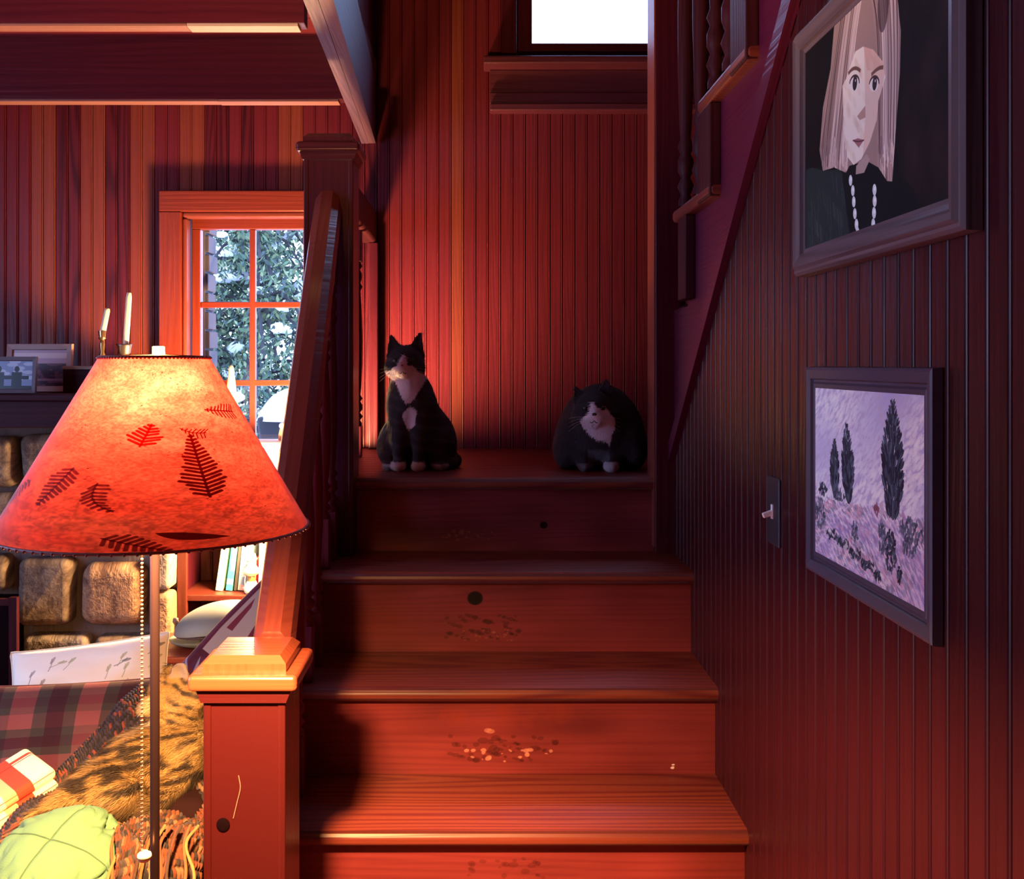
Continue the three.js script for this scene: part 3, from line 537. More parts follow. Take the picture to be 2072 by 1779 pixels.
{
  const X = (px, d) => (px - 970) * d / 2100, shelf = EYE - 0.088;
  const pic = (name, label, x, d, w, h, prof, fm, draw, W, H, tilt) => {
    const t = thing(name, label, 'photo frame', [x, shelf, -d]); t.rotation.x = tilt;
    for (const g of frameRails(w, h, prof)) part('rail', g.translate(0, h / 2 + prof[prof.length - 1][0], 0), fm, t);
    const c = new THREE.BoxGeometry(w + 0.006, h + 0.006, 0.004); part('photo', c, new THREE.MeshPhysicalMaterial({ map: canvasTex(W, H, draw), roughness: 0.25 }), t).position.set(0, h / 2 + prof[prof.length - 1][0], -0.001);
    part('easel_back', plain(w, h, 0.006).translate(0, h / 2 + 0.012, -0.006), M.black, t);
    return t;
  };
  pic('photo_frame', 'larger pale framed photo with mauve landscape standing behind the smaller frame on the mantel', X(78, 3.3), 3.3, 0.17, 0.115, [[0, 0.002], [0.002, 0.007], [0.018, 0.01], [0.02, 0.002], [0.02, -0.004]], mat(0.4, 0.25, 0.22, 0.6), (g, W, H) => {
    g.fillStyle = '#b98f9c'; g.fillRect(0, 0, W, H * 0.45); g.fillStyle = '#d8b6b4'; g.fillRect(0, H * 0.1, W, H * 0.14); g.fillStyle = '#6b3548'; g.fillRect(0, H * 0.38, W, H); g.fillStyle = '#40182c';
    for (let i = 0; i < 40; i++) g.fillRect(hash3(i, 1, 5) * W, H * (0.35 + 0.55 * hash3(i, 2, 5)), 20 + 40 * hash3(i, 3, 5), 10 + 20 * hash3(i, 4, 5)); g.fillStyle = '#8c5a66'; g.fillRect(0, H * 0.78, W, H * 0.06);
  }, 256, 192, -0.1);
  pic('photo_frame', 'smaller grey framed photo of two dark silhouettes against pale sky on the mantel', X(22, 3.14), 3.14, 0.125, 0.085, [[0, 0.002], [0.002, 0.006], [0.013, 0.008], [0.014, 0], [0.014, -0.004]], mat(0.11, 0.07, 0.085, 0.6), (g, W, H) => {
    g.fillStyle = '#7c88a6'; g.fillRect(0, 0, W, H); g.fillStyle = '#aeb6c6'; for (let i = 0; i < 14; i++) { g.beginPath(); g.ellipse(hash3(i, 7, 1) * W, hash3(i, 7, 2) * H * 0.7, 34, 12, 0, 0, 7); g.fill(); }
    g.fillStyle = '#0c0c14'; g.fillRect(0, H * 0.86, W, H); for (const [x, s] of [[0.2, 1.1], [0.62, 1]]) { g.beginPath(); g.ellipse(x * W, H * 0.3, 15 * s, 19 * s, 0, 0, 7); g.fill(); g.fillRect(x * W - 30 * s, H * 0.4, 60 * s, H * 0.5); }
    g.fillRect(W * 0.1, H * 0.52, W * 0.8, H * 0.12);
  }, 256, 192, -0.1);
  const b = thing('keepsake_box', 'small dark box with pale lid edge beside the framed photos on the mantel', 'box', [X(172, 3.3), shelf, -3.3]);
  part('body', box(0.11, 0.072, 0.08, 'x', 0.003), M.old, b).position.y = 0.036;
  part('lid', box(0.114, 0.012, 0.084, 'x', 0.003), mat(0.3, 0.2, 0.14, 0.5), b).position.y = 0.078;
  const brass = mat(0.5, 0.32, 0.16, 0.25, { metalness: 0.9 }), pewter = mat(0.22, 0.16, 0.14, 0.35, { metalness: 0.8 }), wax = mat(0.85, 0.72, 0.5, 0.5);
  const stick = (label, x, d, prof, m, cup) => { const t = thing('candlestick', label, 'candlestick', [x, shelf, -d]); part('stem', lathe(prof, 18), m, t); part('cup', lathe(cup, 18), m, t); return t; };
  stick('thin brass candlestick nearest the framed photos on the mantel', X(207, 3.38), 3.38, [[0, 0], [0.032, 0], [0.03, 0.006], [0.01, 0.014], [0.006, 0.03], [0.011, 0.045], [0.006, 0.06], [0.009, 0.085], [0.005, 0.1], [0.011, 0.116], [0.006, 0.13], [0.0095, 0.15], [0.006, 0.17], [0, 0.17]], brass, [[0.006, 0.168], [0.012, 0.172], [0.011, 0.18], [0.013, 0.198], [0.0105, 0.198], [0.009, 0.175], [0, 0.175]]);
  stick('squat pewter candlestick with dished cup nearest the window on the mantel', X(252, 3.42), 3.42, [[0, 0], [0.035, 0], [0.03, 0.01], [0.01, 0.02], [0.009, 0.08], [0.015, 0.1], [0.009, 0.12], [0, 0.12]], pewter, [[0.009, 0.118], [0.02, 0.126], [0.024, 0.15], [0.027, 0.156], [0.02, 0.156], [0.013, 0.14], [0, 0.14]]);
  const candle = (label, x, y, d, r, len, tilt) => { const t = thing('candle', label, 'candle', [x, shelf + y, -d]); t.rotation.z = -tilt; part('wax', lathe([[0, 0], [r, 0], [r * 0.96, len * 0.9], [r * 0.75, len * 0.985], [r * 0.3, len], [0, len]], 16), wax, t); part('wick', tube([V(0, len, 0), V(0.001, len + 0.007, 0)], 0.0008, 4, 5), M.black, t); return t; };
  candle('shorter cream candle leaning in the brass candlestick', X(206, 3.38), 0.178, 3.38, 0.0095, 0.096, 0.2);
  candle('taller cream taper candle in the squat pewter candlestick', X(254, 3.42), 0.142, 3.42, 0.0098, 0.185, 0.065);
  const o = thing('cone_ornament', 'tall pale cone ornament standing on the window stool behind the shade', 'ornament', [X(468, 3.57), EYE - 0.262, -3.57]);
  part('saucer', lathe([[0, 0], [0.04, 0], [0.045, 0.008], [0.03, 0.02], [0.02, 0.035], [0.024, 0.085], [0.05, 0.092], [0.052, 0.098], [0, 0.1]], 20), mat(0.55, 0.52, 0.36, 0.6), o);
  part('cone', lathe([[0, 0.26], [0.006, 0.258], [0.0085, 0.25], [0.026, 0.1], [0, 0.1]], 20), mat(0.85, 0.66, 0.36, 0.55), o);
  const fg = thing('figurine', 'tiny white and tan figurine on the window stool against the handrail', 'figurine', [X(571, 3.6), EYE - 0.262, -3.6]);
  part('body', lathe([[0, 0], [0.013, 0], [0.013, 0.02], [0.008, 0.04], [0, 0.042]], 14), mat(0.7, 0.4, 0.25, 0.6), fg); part('head', new THREE.SphereGeometry(0.011, 12, 9).translate(0, 0.05, 0), mat(0.9, 0.85, 0.78, 0.5), fg);
}

// ------------------------------------------------------------------ bookcase under the window
{
  const X = (px, d = 3.38) => (px - 970) * d / 2100;
  const b = thing('bookcase', 'low reddish wooden bookcase with open shelves below the window', 'bookcase');
  part('side', span(-1.003, -0.971, -1.24, -0.5, 3.38, 3.63, 'y', 0.003), M.dark2, b);
  part('face_stile', span(-0.98, -0.948, -1.24, -0.5, 3.36, 3.38, 'y', 0.003), M.shelfWood, b);
  part('side', span(-0.5, -0.47, -1.24, -0.5, 3.38, 3.63, 'y', 0.003), M.dark2, b);
  part('top', span(-1.01, -0.46, -0.5, -0.475, 3.37, 3.63, 'x', 0.003), M.casing, b);
  for (const h of [-0.749, -0.91]) part('shelf', span(-0.971, -0.5, h - 0.02, h, 3.37, 3.615, 'x', 0.003), M.shelfWood, b);
  for (let i = 0; i < 11; i++) at(part('back_board', boardGeo(0.72, i % 3), M.shelfWood, b), -0.97 + i * PITCH, EYE - 1.22, -3.605);
  // books leaning on the shelf, a lantern beside them
  const book = (name, label, px, w, h, lean, color, paper, draw) => {
    const t = thing(name, label, 'book', [X(px, 3.43), EYE - 0.7465, -3.5]); t.rotation.z = lean;
    part('cover', mergeGeometries([plain(0.002, h, 0.14).translate(-w / 2 + 0.001, h / 2, 0), plain(0.002, h, 0.14).translate(w / 2 - 0.001, h / 2, 0), plain(w, h, 0.002).translate(0, h / 2, 0.07)]), color, t);
    part('pages', plain(w - 0.004, h - 0.008, 0.136).translate(0, h / 2, -0.001), paper, t);
    if (draw) part('spine_print', new THREE.PlaneGeometry(w * 0.98, h * 0.99).translate(0, h / 2, 0.0714), new THREE.MeshPhysicalMaterial({ map: canvasTex(128, 768, draw), roughness: 0.6 }), t);
    return t;
  };
  const paper = mat(0.8, 0.72, 0.55, 0.8);
  book('book', 'cream spined book leaning leftmost on the bookcase shelf', 443, 0.022, 0.175, -0.14, mat(0.85, 0.82, 0.62, 0.6), paper);
  book('book', 'turquoise and white spined book leaning against the cream one', 463, 0.02, 0.172, -0.13, mat(0.1, 0.55, 0.6, 0.6), paper, (g, W, H) => { g.fillStyle = '#cfe9de'; g.fillRect(0, 0, W, H); g.fillStyle = '#2bb7c4'; g.fillRect(0, H * 0.14, W * 0.4, H * 0.6); g.fillRect(0, H * 0.62, W, H * 0.16); g.fillRect(0, H * 0.88, W, H * 0.12); g.fillStyle = '#f4fff8'; for (let i = 0; i < 9; i++) g.fillRect(W * 0.5, H * (0.04 + i * 0.062), W * 0.25, H * 0.04); });
  book('book', 'thin black spined book between turquoise and blue books', 476, 0.009, 0.168, -0.11, mat(0.03, 0.03, 0.03, 0.6), paper);
  book('book', 'slate blue book with white spine title and pink foot', 491, 0.033, 0.176, -0.1, mat(0.22, 0.34, 0.46, 0.6), paper, (g, W, H) => {
    g.fillStyle = '#8098b4'; g.fillRect(0, 0, W, H); g.fillStyle = '#e8a0a0'; g.fillRect(0, H * 0.9, W, H); g.fillStyle = '#fff4ee'; g.beginPath(); g.arc(W / 2, H * 0.95, 12, 0, 7); g.fill();
    g.save(); g.translate(W * 0.5, H * 0.06); g.rotate(Math.PI / 2); g.font = 'bold 58px serif'; g.textBaseline = 'middle'; g.fillStyle = '#f4f0e6'; g.fillText('To Make of a', 0, 0); g.fillText('Man', 400, 0); g.restore();
  });
  book('book', 'small red book behind the white lantern foot', 512, 0.012, 0.1, -0.05, mat(0.5, 0.03, 0.04, 0.6), paper);
  book('book', 'pale yellow book standing just behind the lantern', 529, 0.02, 0.19, -0.02, mat(0.88, 0.82, 0.55, 0.6), paper);
  book('book', 'second pale yellow book beside the handrail', 545, 0.02, 0.19, -0.02, mat(0.85, 0.78, 0.5, 0.6), paper);
  const l = thing('lantern', 'small white enamel lantern with wire handle in front of the yellow books', 'lantern', [X(509, 3.4), EYE - 0.749, -3.4]);
  const en = mat(0.9, 0.84, 0.66, 0.3);
  part('font', lathe([[0, 0], [0.02, 0], [0.024, 0.006], [0.026, 0.02], [0.018, 0.032], [0.015, 0.04], [0, 0.04]], 20), en, l);
  part('globe', lathe([[0.013, 0.04], [0.014, 0.058], [0, 0.058]], 18), mat(0.3, 0.16, 0.05, 0.2), l, 'amber glass globe');
  part('hood', lathe([[0.014, 0.058], [0.024, 0.066], [0.026, 0.074], [0.02, 0.084], [0.0145, 0.092], [0.0145, 0.108], [0, 0.108]], 20), en, l);
  part('cap', lathe([[0.0165, 0.108], [0.017, 0.112], [0.012, 0.13], [0, 0.131]], 18), en, l);
  part('handle', tube([V(-0.016, 0.07, 0.01), V(-0.017, 0.04, 0.022), V(-0.008, 0.012, 0.03), V(0.004, -0.0, 0.028)].map((v) => v.setY(Math.max(v.y, 0.004))), 0.0012, 14, 5), mat(0.7, 0.6, 0.45, 0.4), l);
  // curved grey metal scuttle in front of the bookcase
  const s = thing('coal_scuttle', 'grey curved metal scuttle with dark open mouth beside the stone chimney', 'scuttle', [X(446, 2.97), EYE - 0.8, -2.97]);
  const shell = (rx, ry, rz, a0, a1, e0, e1) => { const g = new THREE.SphereGeometry(1, 28, 14, a0, a1, e0, e1); g.scale(rx, ry, rz); return g; };
  const tin = mat(0.16, 0.18, 0.18, 0.6, { metalness: 0.1, side: THREE.DoubleSide });
  part('hood', shell(0.14, 0.075, 0.1, 0, 6.2832, 0, 1.5).rotateZ(0.16).translate(0.008, 0.047, 0), tin, s);
  part('mouth', shell(0.132, 0.012, 0.096, 0, 6.2832, 0, 3.1416).rotateZ(0.1).translate(0.004, 0.043, 0.002), mat(0.05, 0.025, 0.025, 0.7), s, 'dark mouth');
  part('lip', shell(0.146, 0.034, 0.105, 0, 6.2832, 1.65, 1.2).rotateZ(0.1).translate(0, 0.036, 0.004), tin, s);
  part('foot', lathe([[0.06, 0.012], [0.05, 0], [0, 0]], 20), tin, s);
  part('knob', lathe([[0, 0], [0.004, 0], [0.004, 0.02], [0.009, 0.028], [0.007, 0.038], [0, 0.04]], 12).translate(-0.128, 0.036, 0), mat(0.12, 0.08, 0.08, 0.4), s);
}

// ------------------------------------------------------------------ picture wall
const poly = (g, W, H, p, color) => { g.fillStyle = color; g.beginPath(); for (let i = 0; i < p.length; i += 2) g[i ? 'lineTo' : 'moveTo'](p[i] * W, p[i + 1] * H); g.closePath(); g.fill(); };
function picture(name, label, dl, dr, h0, h1, prof, fm, map, depth) {
  const w = dl - dr, h = h1 - h0, t = thing(name, label, 'painting', [0.4985, EYE + (h0 + h1) / 2, -(dl + dr) / 2], -Math.PI / 2);
  for (const g of frameRails(w, h, prof)) part('rail', g, fm, t);
  part('canvas', new THREE.BoxGeometry(w + 0.01, h + 0.01, 0.006).translate(0, 0, depth), new THREE.MeshPhysicalMaterial({ map, roughness: 0.75, specularIntensity: 0.4 }), t);
  part('backing', plain(w, h, 0.004).translate(0, 0, 0.003), M.black, t);
}
{
  const port = canvasTex(1024, 640, (g, W, H) => {
    g.fillStyle = '#0c080c'; g.fillRect(0, 0, W, H);
    for (let i = 0; i < 260; i++) { g.fillStyle = `rgba(${50 + 30 * hash3(i, 1, 3)},${36 + 14 * hash3(i, 2, 3)},${36 + 14 * hash3(i, 2, 6)},.05)`; g.beginPath(); g.ellipse(W * (0.72 + 0.3 * hash3(i, 3, 3)), H * hash3(i, 4, 3), 40, 60, 0, 0, 7); g.fill(); }
    poly(g, W, H, [-0.075, 0.588, 0.067, 0.598, 0.19, 0.651, 0.317, 0.682, 0.62, 0.75, 0.8, 0.9, 0.85, 1.05, -0.075, 1.05], '#0c0f11');
    poly(g, W, H, [-0.075, 0.588, 0.067, 0.598, 0.19, 0.651, 0.317, 0.682, 0.383, 0.978, 0.248, 1.02, -0.075, 1.02], '#222e2d');
    for (let i = 0; i < 60; i++) { g.strokeStyle = `rgba(${60 + 60 * hash3(i, 5, 1)},${78 + 40 * hash3(i, 5, 2)},${80 + 30 * hash3(i, 5, 3)},.25)`; g.lineWidth = 6; const x = W * 0.34 * hash3(i, 6, 1), y = H * (0.68 + 0.3 * hash3(i, 6, 2)); g.beginPath(); g.moveTo(x, y); g.lineTo(x + 12, y + 50); g.stroke(); }
    const hair = [0.317, -0.2, 0.303, -0.094, 0.262, 0.022, 0.233, 0.195, 0.167, 0.349, 0.137, 0.539, 0.167, 0.645, 0.262, 0.658, 0.357, 0.71, 0.383, 0.688, 0.507, 0.705, 0.587, 0.758, 0.642, 0.829, 0.674, 0.839, 0.694, 0.659, 0.72, 0.439, 0.725, 0.277, 0.705, 0.135, 0.694, -0.07, 0.598, -0.214];
    poly(g, W, H, hair, '#a48678');
    g.save(); g.beginPath(); for (let i = 0; i < hair.length; i += 2) g[i ? 'lineTo' : 'moveTo'](hair[i] * W, hair[i + 1] * H); g.clip(); g.lineCap = 'round';
    for (let i = 0; i < 620; i++) {          // strands falling in two curtains from the parting
      const left = hash3(i, 9, 6) < 0.52, k = hash3(i, 9, 1), tone = hash3(i, 9, 2), fall = hash3(i, 9, 4);
      g.strokeStyle = tone < 0.3 ? 'rgba(250,228,206,.36)' : tone < 0.62 ? 'rgba(198,160,142,.32)' : 'rgba(62,38,40,.34)'; g.lineWidth = 2 + 7 * hash3(i, 9, 3);
      const x0 = left ? lerp(0.33, 0.5, k) : lerp(0.5, 0.69, k), x2 = left ? lerp(0.15, 0.37, k) : lerp(0.585, 0.7, k), x1 = left ? lerp(0.26, 0.42, k) : lerp(0.6, 0.72, k), w = (hash3(i, 9, 5) - 0.5) * 0.05;
      g.beginPath(); g.moveTo(x0 * W, -40); g.bezierCurveTo(x1 * W, H * 0.16, (lerp(x1, x2, 0.7) + w) * W, H * 0.4, x2 * W, H * ((left ? 0.5 : 0.62) + 0.24 * fall)); g.stroke();
    }
    g.fillStyle = 'rgba(58,36,40,.6)'; g.beginPath(); g.ellipse(W * 0.62, H * 0.1, 38, 80, 0.1, 0, 7); g.fill();
    g.restore();
    poly(g, W, H, [0.434, 0.704, 0.507, 0.677, 0.53, 0.708, 0.49, 0.75, 0.43, 0.74], '#b49a8c');
    const face = [0.483, 0.217, 0.428, 0.211, 0.357, 0.297, 0.33, 0.316, 0.337, 0.454, 0.344, 0.563, 0.37, 0.646, 0.415, 0.694, 0.471, 0.686, 0.53, 0.635, 0.576, 0.561, 0.587, 0.489, 0.609, 0.45, 0.631, 0.412, 0.615, 0.343, 0.553, 0.265];
    poly(g, W, H, face, '#f4e6cc');
    g.save(); g.beginPath(); for (let i = 0; i < face.length; i += 2) g[i ? 'lineTo' : 'moveTo'](face[i] * W, face[i + 1] * H); g.clip();
    poly(g, W, H, [0.49, 0.2, 0.66, 0.3, 0.6, 0.48, 0.56, 0.6, 0.48, 0.7, 0.5, 0.5], 'rgba(226,188,164,.75)'); poly(g, W, H, [0.483, 0.2, 0.64, 0.25, 0.63, 0.38, 0.51, 0.33], 'rgba(214,160,138,.6)');
    for (let i = 0; i < 80; i++) { g.fillStyle = `rgba(${210 + 30 * hash3(i, 4, 8)},${188 + 20 * hash3(i, 4, 9)},${160},.25)`; g.beginPath(); g.ellipse(W * (0.33 + 0.3 * hash3(i, 3, 9)), H * (0.25 + 0.42 * hash3(i, 3, 8)), 22, 10, 1, 0, 7); g.fill(); }
    g.restore();
    poly(g, W, H, [0.497, 0.352, 0.5, 0.472, 0.44, 0.494, 0.46, 0.518, 0.5, 0.522], 'rgba(176,130,110,.8)');
    poly(g, W, H, [0.409, 0.585, 0.446, 0.59, 0.489, 0.612, 0.452, 0.632], '#a8706a'); g.strokeStyle = '#6a3c40'; g.lineWidth = 4; g.beginPath(); g.moveTo(0.409 * W, 0.586 * H); g.quadraticCurveTo(0.45 * W, 0.61 * H, 0.49 * W, 0.613 * H); g.stroke();
    for (const [x, y, r] of [[0.42, 0.348, 1], [0.558, 0.41, 0.9]]) {
      g.fillStyle = '#f0ead8'; g.beginPath(); g.ellipse(x * W, y * H, 34 * r, 19 * r, 0.25, 0, 7); g.fill();
      g.fillStyle = '#3a2c2a'; g.beginPath(); g.ellipse((x + 0.004) * W, (y - 0.003) * H, 17 * r, 20 * r, 0, 0, 7); g.fill(); g.fillStyle = '#e8e4dc'; g.beginPath(); g.arc((x + 0.008) * W, (y - 0.012) * H, 3.4, 0, 7); g.fill();
      g.strokeStyle = '#4a3430'; g.lineWidth = 6; g.beginPath(); g.ellipse(x * W, y * H, 38 * r, 23 * r, 0.25, Math.PI * 1.02, Math.PI * 1.98); g.stroke();
    }
    g.strokeStyle = '#7a5648'; g.lineWidth = 10; g.beginPath(); g.moveTo(0.375 * W, 0.283 * H); g.quadraticCurveTo(0.42 * W, 0.262 * H, 0.465 * W, 0.312 * H); g.stroke(); g.beginPath(); g.moveTo(0.54 * W, 0.362 * H); g.quadraticCurveTo(0.59 * W, 0.35 * H, 0.618 * W, 0.368 * H); g.stroke();
    const beads = [[0.392, 0.754], [0.409, 0.803], [0.416, 0.853], [0.424, 0.906], [0.436, 0.955], [0.444, 0.992], [0.561, 0.841], [0.562, 0.887], [0.558, 0.934], [0.553, 0.98]];
    for (const [x, y] of beads) { g.fillStyle = '#dfe6da'; g.beginPath(); g.ellipse(x * W, y * H, 16, 13, 1.2, 0, 7); g.fill(); g.fillStyle = '#fdfdf4'; g.beginPath(); g.ellipse(x * W + 3, y * H - 3, 7, 6, 0, 0, 7); g.fill(); }
  });
  const fm = woodMat(wood(17.7, [0.055, 0.036, 0.04], [0.16, 0.11, 0.115]), 0.4);
  picture('portrait_painting', 'large framed portrait of a long-haired blonde woman in dark beaded clothes', 1.543, 1.067, 0.172, 0.463, [[0, 0.006], [0, 0.014], [0.006, 0.015], [0.008, 0.02], [0.014, 0.022], [0.026, 0.025], [0.03, 0.02], [0.034, 0.02], [0.038, 0.016], [0.039, 0]], fm, port, 0.01);

  const land = canvasTex(1024, 655, (g, W, H) => {
    g.fillStyle = '#c9c0d2'; g.fillRect(0, 0, W, H);
    const dab = (x, y, a, l, w, c) => { g.save(); g.translate(x * W, y * H); g.rotate(a); g.fillStyle = c; g.beginPath(); g.ellipse(0, 0, l, w, 0, 0, 7); g.fill(); g.restore(); };
    for (let i = 0; i < 2600; i++) {        // sky in slanting dabs, lilac to cream
      const x = hash3(i, 1, 40), y = hash3(i, 2, 40) * 0.72, n = clamp(0.1 + 1.1 * noise(x * 2.6 + y * 2, y * 3 - x * 1.4, 4) + 0.5 * (y - 0.3)), q = hash3(i, 3, 40);
      dab(x, y, -0.7 + 0.3 * q, 20, 6, `rgba(${lerp(172, 248, n) + 8 * q},${lerp(168, 246, n) + 8 * q},${lerp(216, 236, n)},.42)`);
    }
    const top = (x) => 0.61 + 0.03 * Math.sin(x * 5 + 0.4) + (x < 0.15 ? 0.03 : 0);
    const cols = ['250,246,238', '206,156,176', '150,134,178', '238,208,216', '128,122,142', '214,150,158', '226,218,226'];
    for (let i = 0; i < 2400; i++) { const x = hash3(i, 1, 41), v = hash3(i, 2, 41), y = lerp(top(x), 1.02, v), n = noise(x * 7, y * 12, 9); dab(x, y, 0.15 + 0.6 * (x - 0.5) + 0.5 * hash3(i, 3, 41), 16, 5, `rgba(${cols[Math.floor(clamp(n * 0.7 + 0.3 * hash3(i, 4, 41), 0, 0.99) * 7)]},.5)`); }
    const dk = ['#2f323e', '#23242e', '#4b5560', '#3a414a', '#586470', '#2c2634'];
    const cypress = (cx, y0, y1, wide, n, lean) => { for (let i = 0; i < n; i++) { const v = Math.pow(hash3(i, 1, Math.floor(cx * 99)), 0.8), h = hash3(i, 2, Math.floor(cx * 99)) * 2 - 1, w = wide * Math.pow(Math.sin(Math.PI * Math.min(1, 0.04 + v * 0.78)), 0.9) * (v > 0.85 ? 0.85 : 1), x = cx + lean * (v - 1) + h * w; dab(x, lerp(y0, y1, v), -1.57 + h * 0.75, 7 + 11 * Math.min(1, v * 2.4), 3 + 3.4 * Math.min(1, v * 2), dk[Math.floor(hash3(i, 3, 55) * 6)]); } };
    cypress(0.755, 0.05, 0.6, 0.082, 620, 0.0); cypress(0.37, 0.2, 0.605, 0.055, 360, 0.02); cypress(0.228, 0.3, 0.6, 0.042, 260, 0.0);
    const bush = (cx, cy, rx, ry, n, p, s) => { for (let i = 0; i < n; i++) { const a = hash3(i, 1, s) * 6.283, r = Math.sqrt(hash3(i, 2, s)); dab(cx + Math.cos(a) * r * rx, cy + Math.sin(a) * r * ry, hash3(i, 3, s) * 2 - 2, 11, 5, p[Math.floor(hash3(i, 4, s) * p.length)]); } };
    const gr = ['rgba(94,108,120,.8)', 'rgba(70,82,92,.8)', 'rgba(60,58,70,.8)', 'rgba(120,118,128,.8)'];
    bush(0.07, 0.74, 0.06, 0.09, 90, gr, 3); bush(0.1, 0.6, 0.05, 0.03, 40, dk, 4); bush(0.27, 0.6, 0.06, 0.03, 44, gr, 5); bush(0.43, 0.77, 0.03, 0.06, 40, gr, 6); bush(0.67, 0.73, 0.03, 0.08, 60, gr, 7); bush(0.74, 0.78, 0.045, 0.1, 100, gr.concat(dk), 8); bush(0.9, 0.65, 0.09, 0.06, 90, gr, 9); bush(0.88, 0.72, 0.05, 0.05, 40, gr, 10);
    for (let k = 0; k < 9; k++) bush(0.17 + k * 0.058, 0.835 + 0.012 * k - 0.02 * (k % 2), 0.03, 0.022, 26, dk, 20 + k);
    bush(0.81, 0.87, 0.016, 0.04, 24, dk, 40);
    for (let i = 0; i < 60; i++) dab(lerp(0.15, 0.75, hash3(i, 1, 70)), lerp(0.8, 0.97, hash3(i, 2, 70)), 0.4, 13, 5, 'rgba(240,234,224,.7)');
    bush(0.625, 0.6, 0.02, 0.028, 16, ['#8a5260'], 50); bush(0.67, 0.59, 0.018, 0.03, 16, ['#d2bcc2'], 51);
  });
  const fl = mat(0.062, 0.045, 0.07, 0.45);
  picture('landscape_painting', 'small framed landscape with dark cypress trees on a pale hillside', 1.518, 1.147, -0.273, -0.034, [[0, 0.003], [0, 0.007], [0.006, 0.008], [0.009, 0.0055], [0.012, 0.0055], [0.014, 0.01], [0.026, 0.0125], [0.03, 0.011], [0.031, 0]], fl, land, 0.004);

  const sw = thing('light_switch', 'dark plate light switch with white toggle left of the landscape painting', 'light switch', [0.5, EYE - 0.248, -1.752], -Math.PI / 2);
  part('plate', new RoundedBoxGeometry(0.07, 0.114, 0.006, 3, 0.0029).translate(0, 0, 0.002), mat(0.02, 0.014, 0.02, 0.5), sw);
  part('toggle_slot', new THREE.BoxGeometry(0.01, 0.024, 0.003).translate(0, 0, 0.0055), mat(0.8, 0.74, 0.72, 0.4), sw, 'white toggle bezel');
  part('toggle', new RoundedBoxGeometry(0.008, 0.009, 0.019, 2, 0.002).rotateX(0.35).translate(0, -0.004, 0.013), mat(0.85, 0.8, 0.76, 0.35), sw, 'white toggle');
}
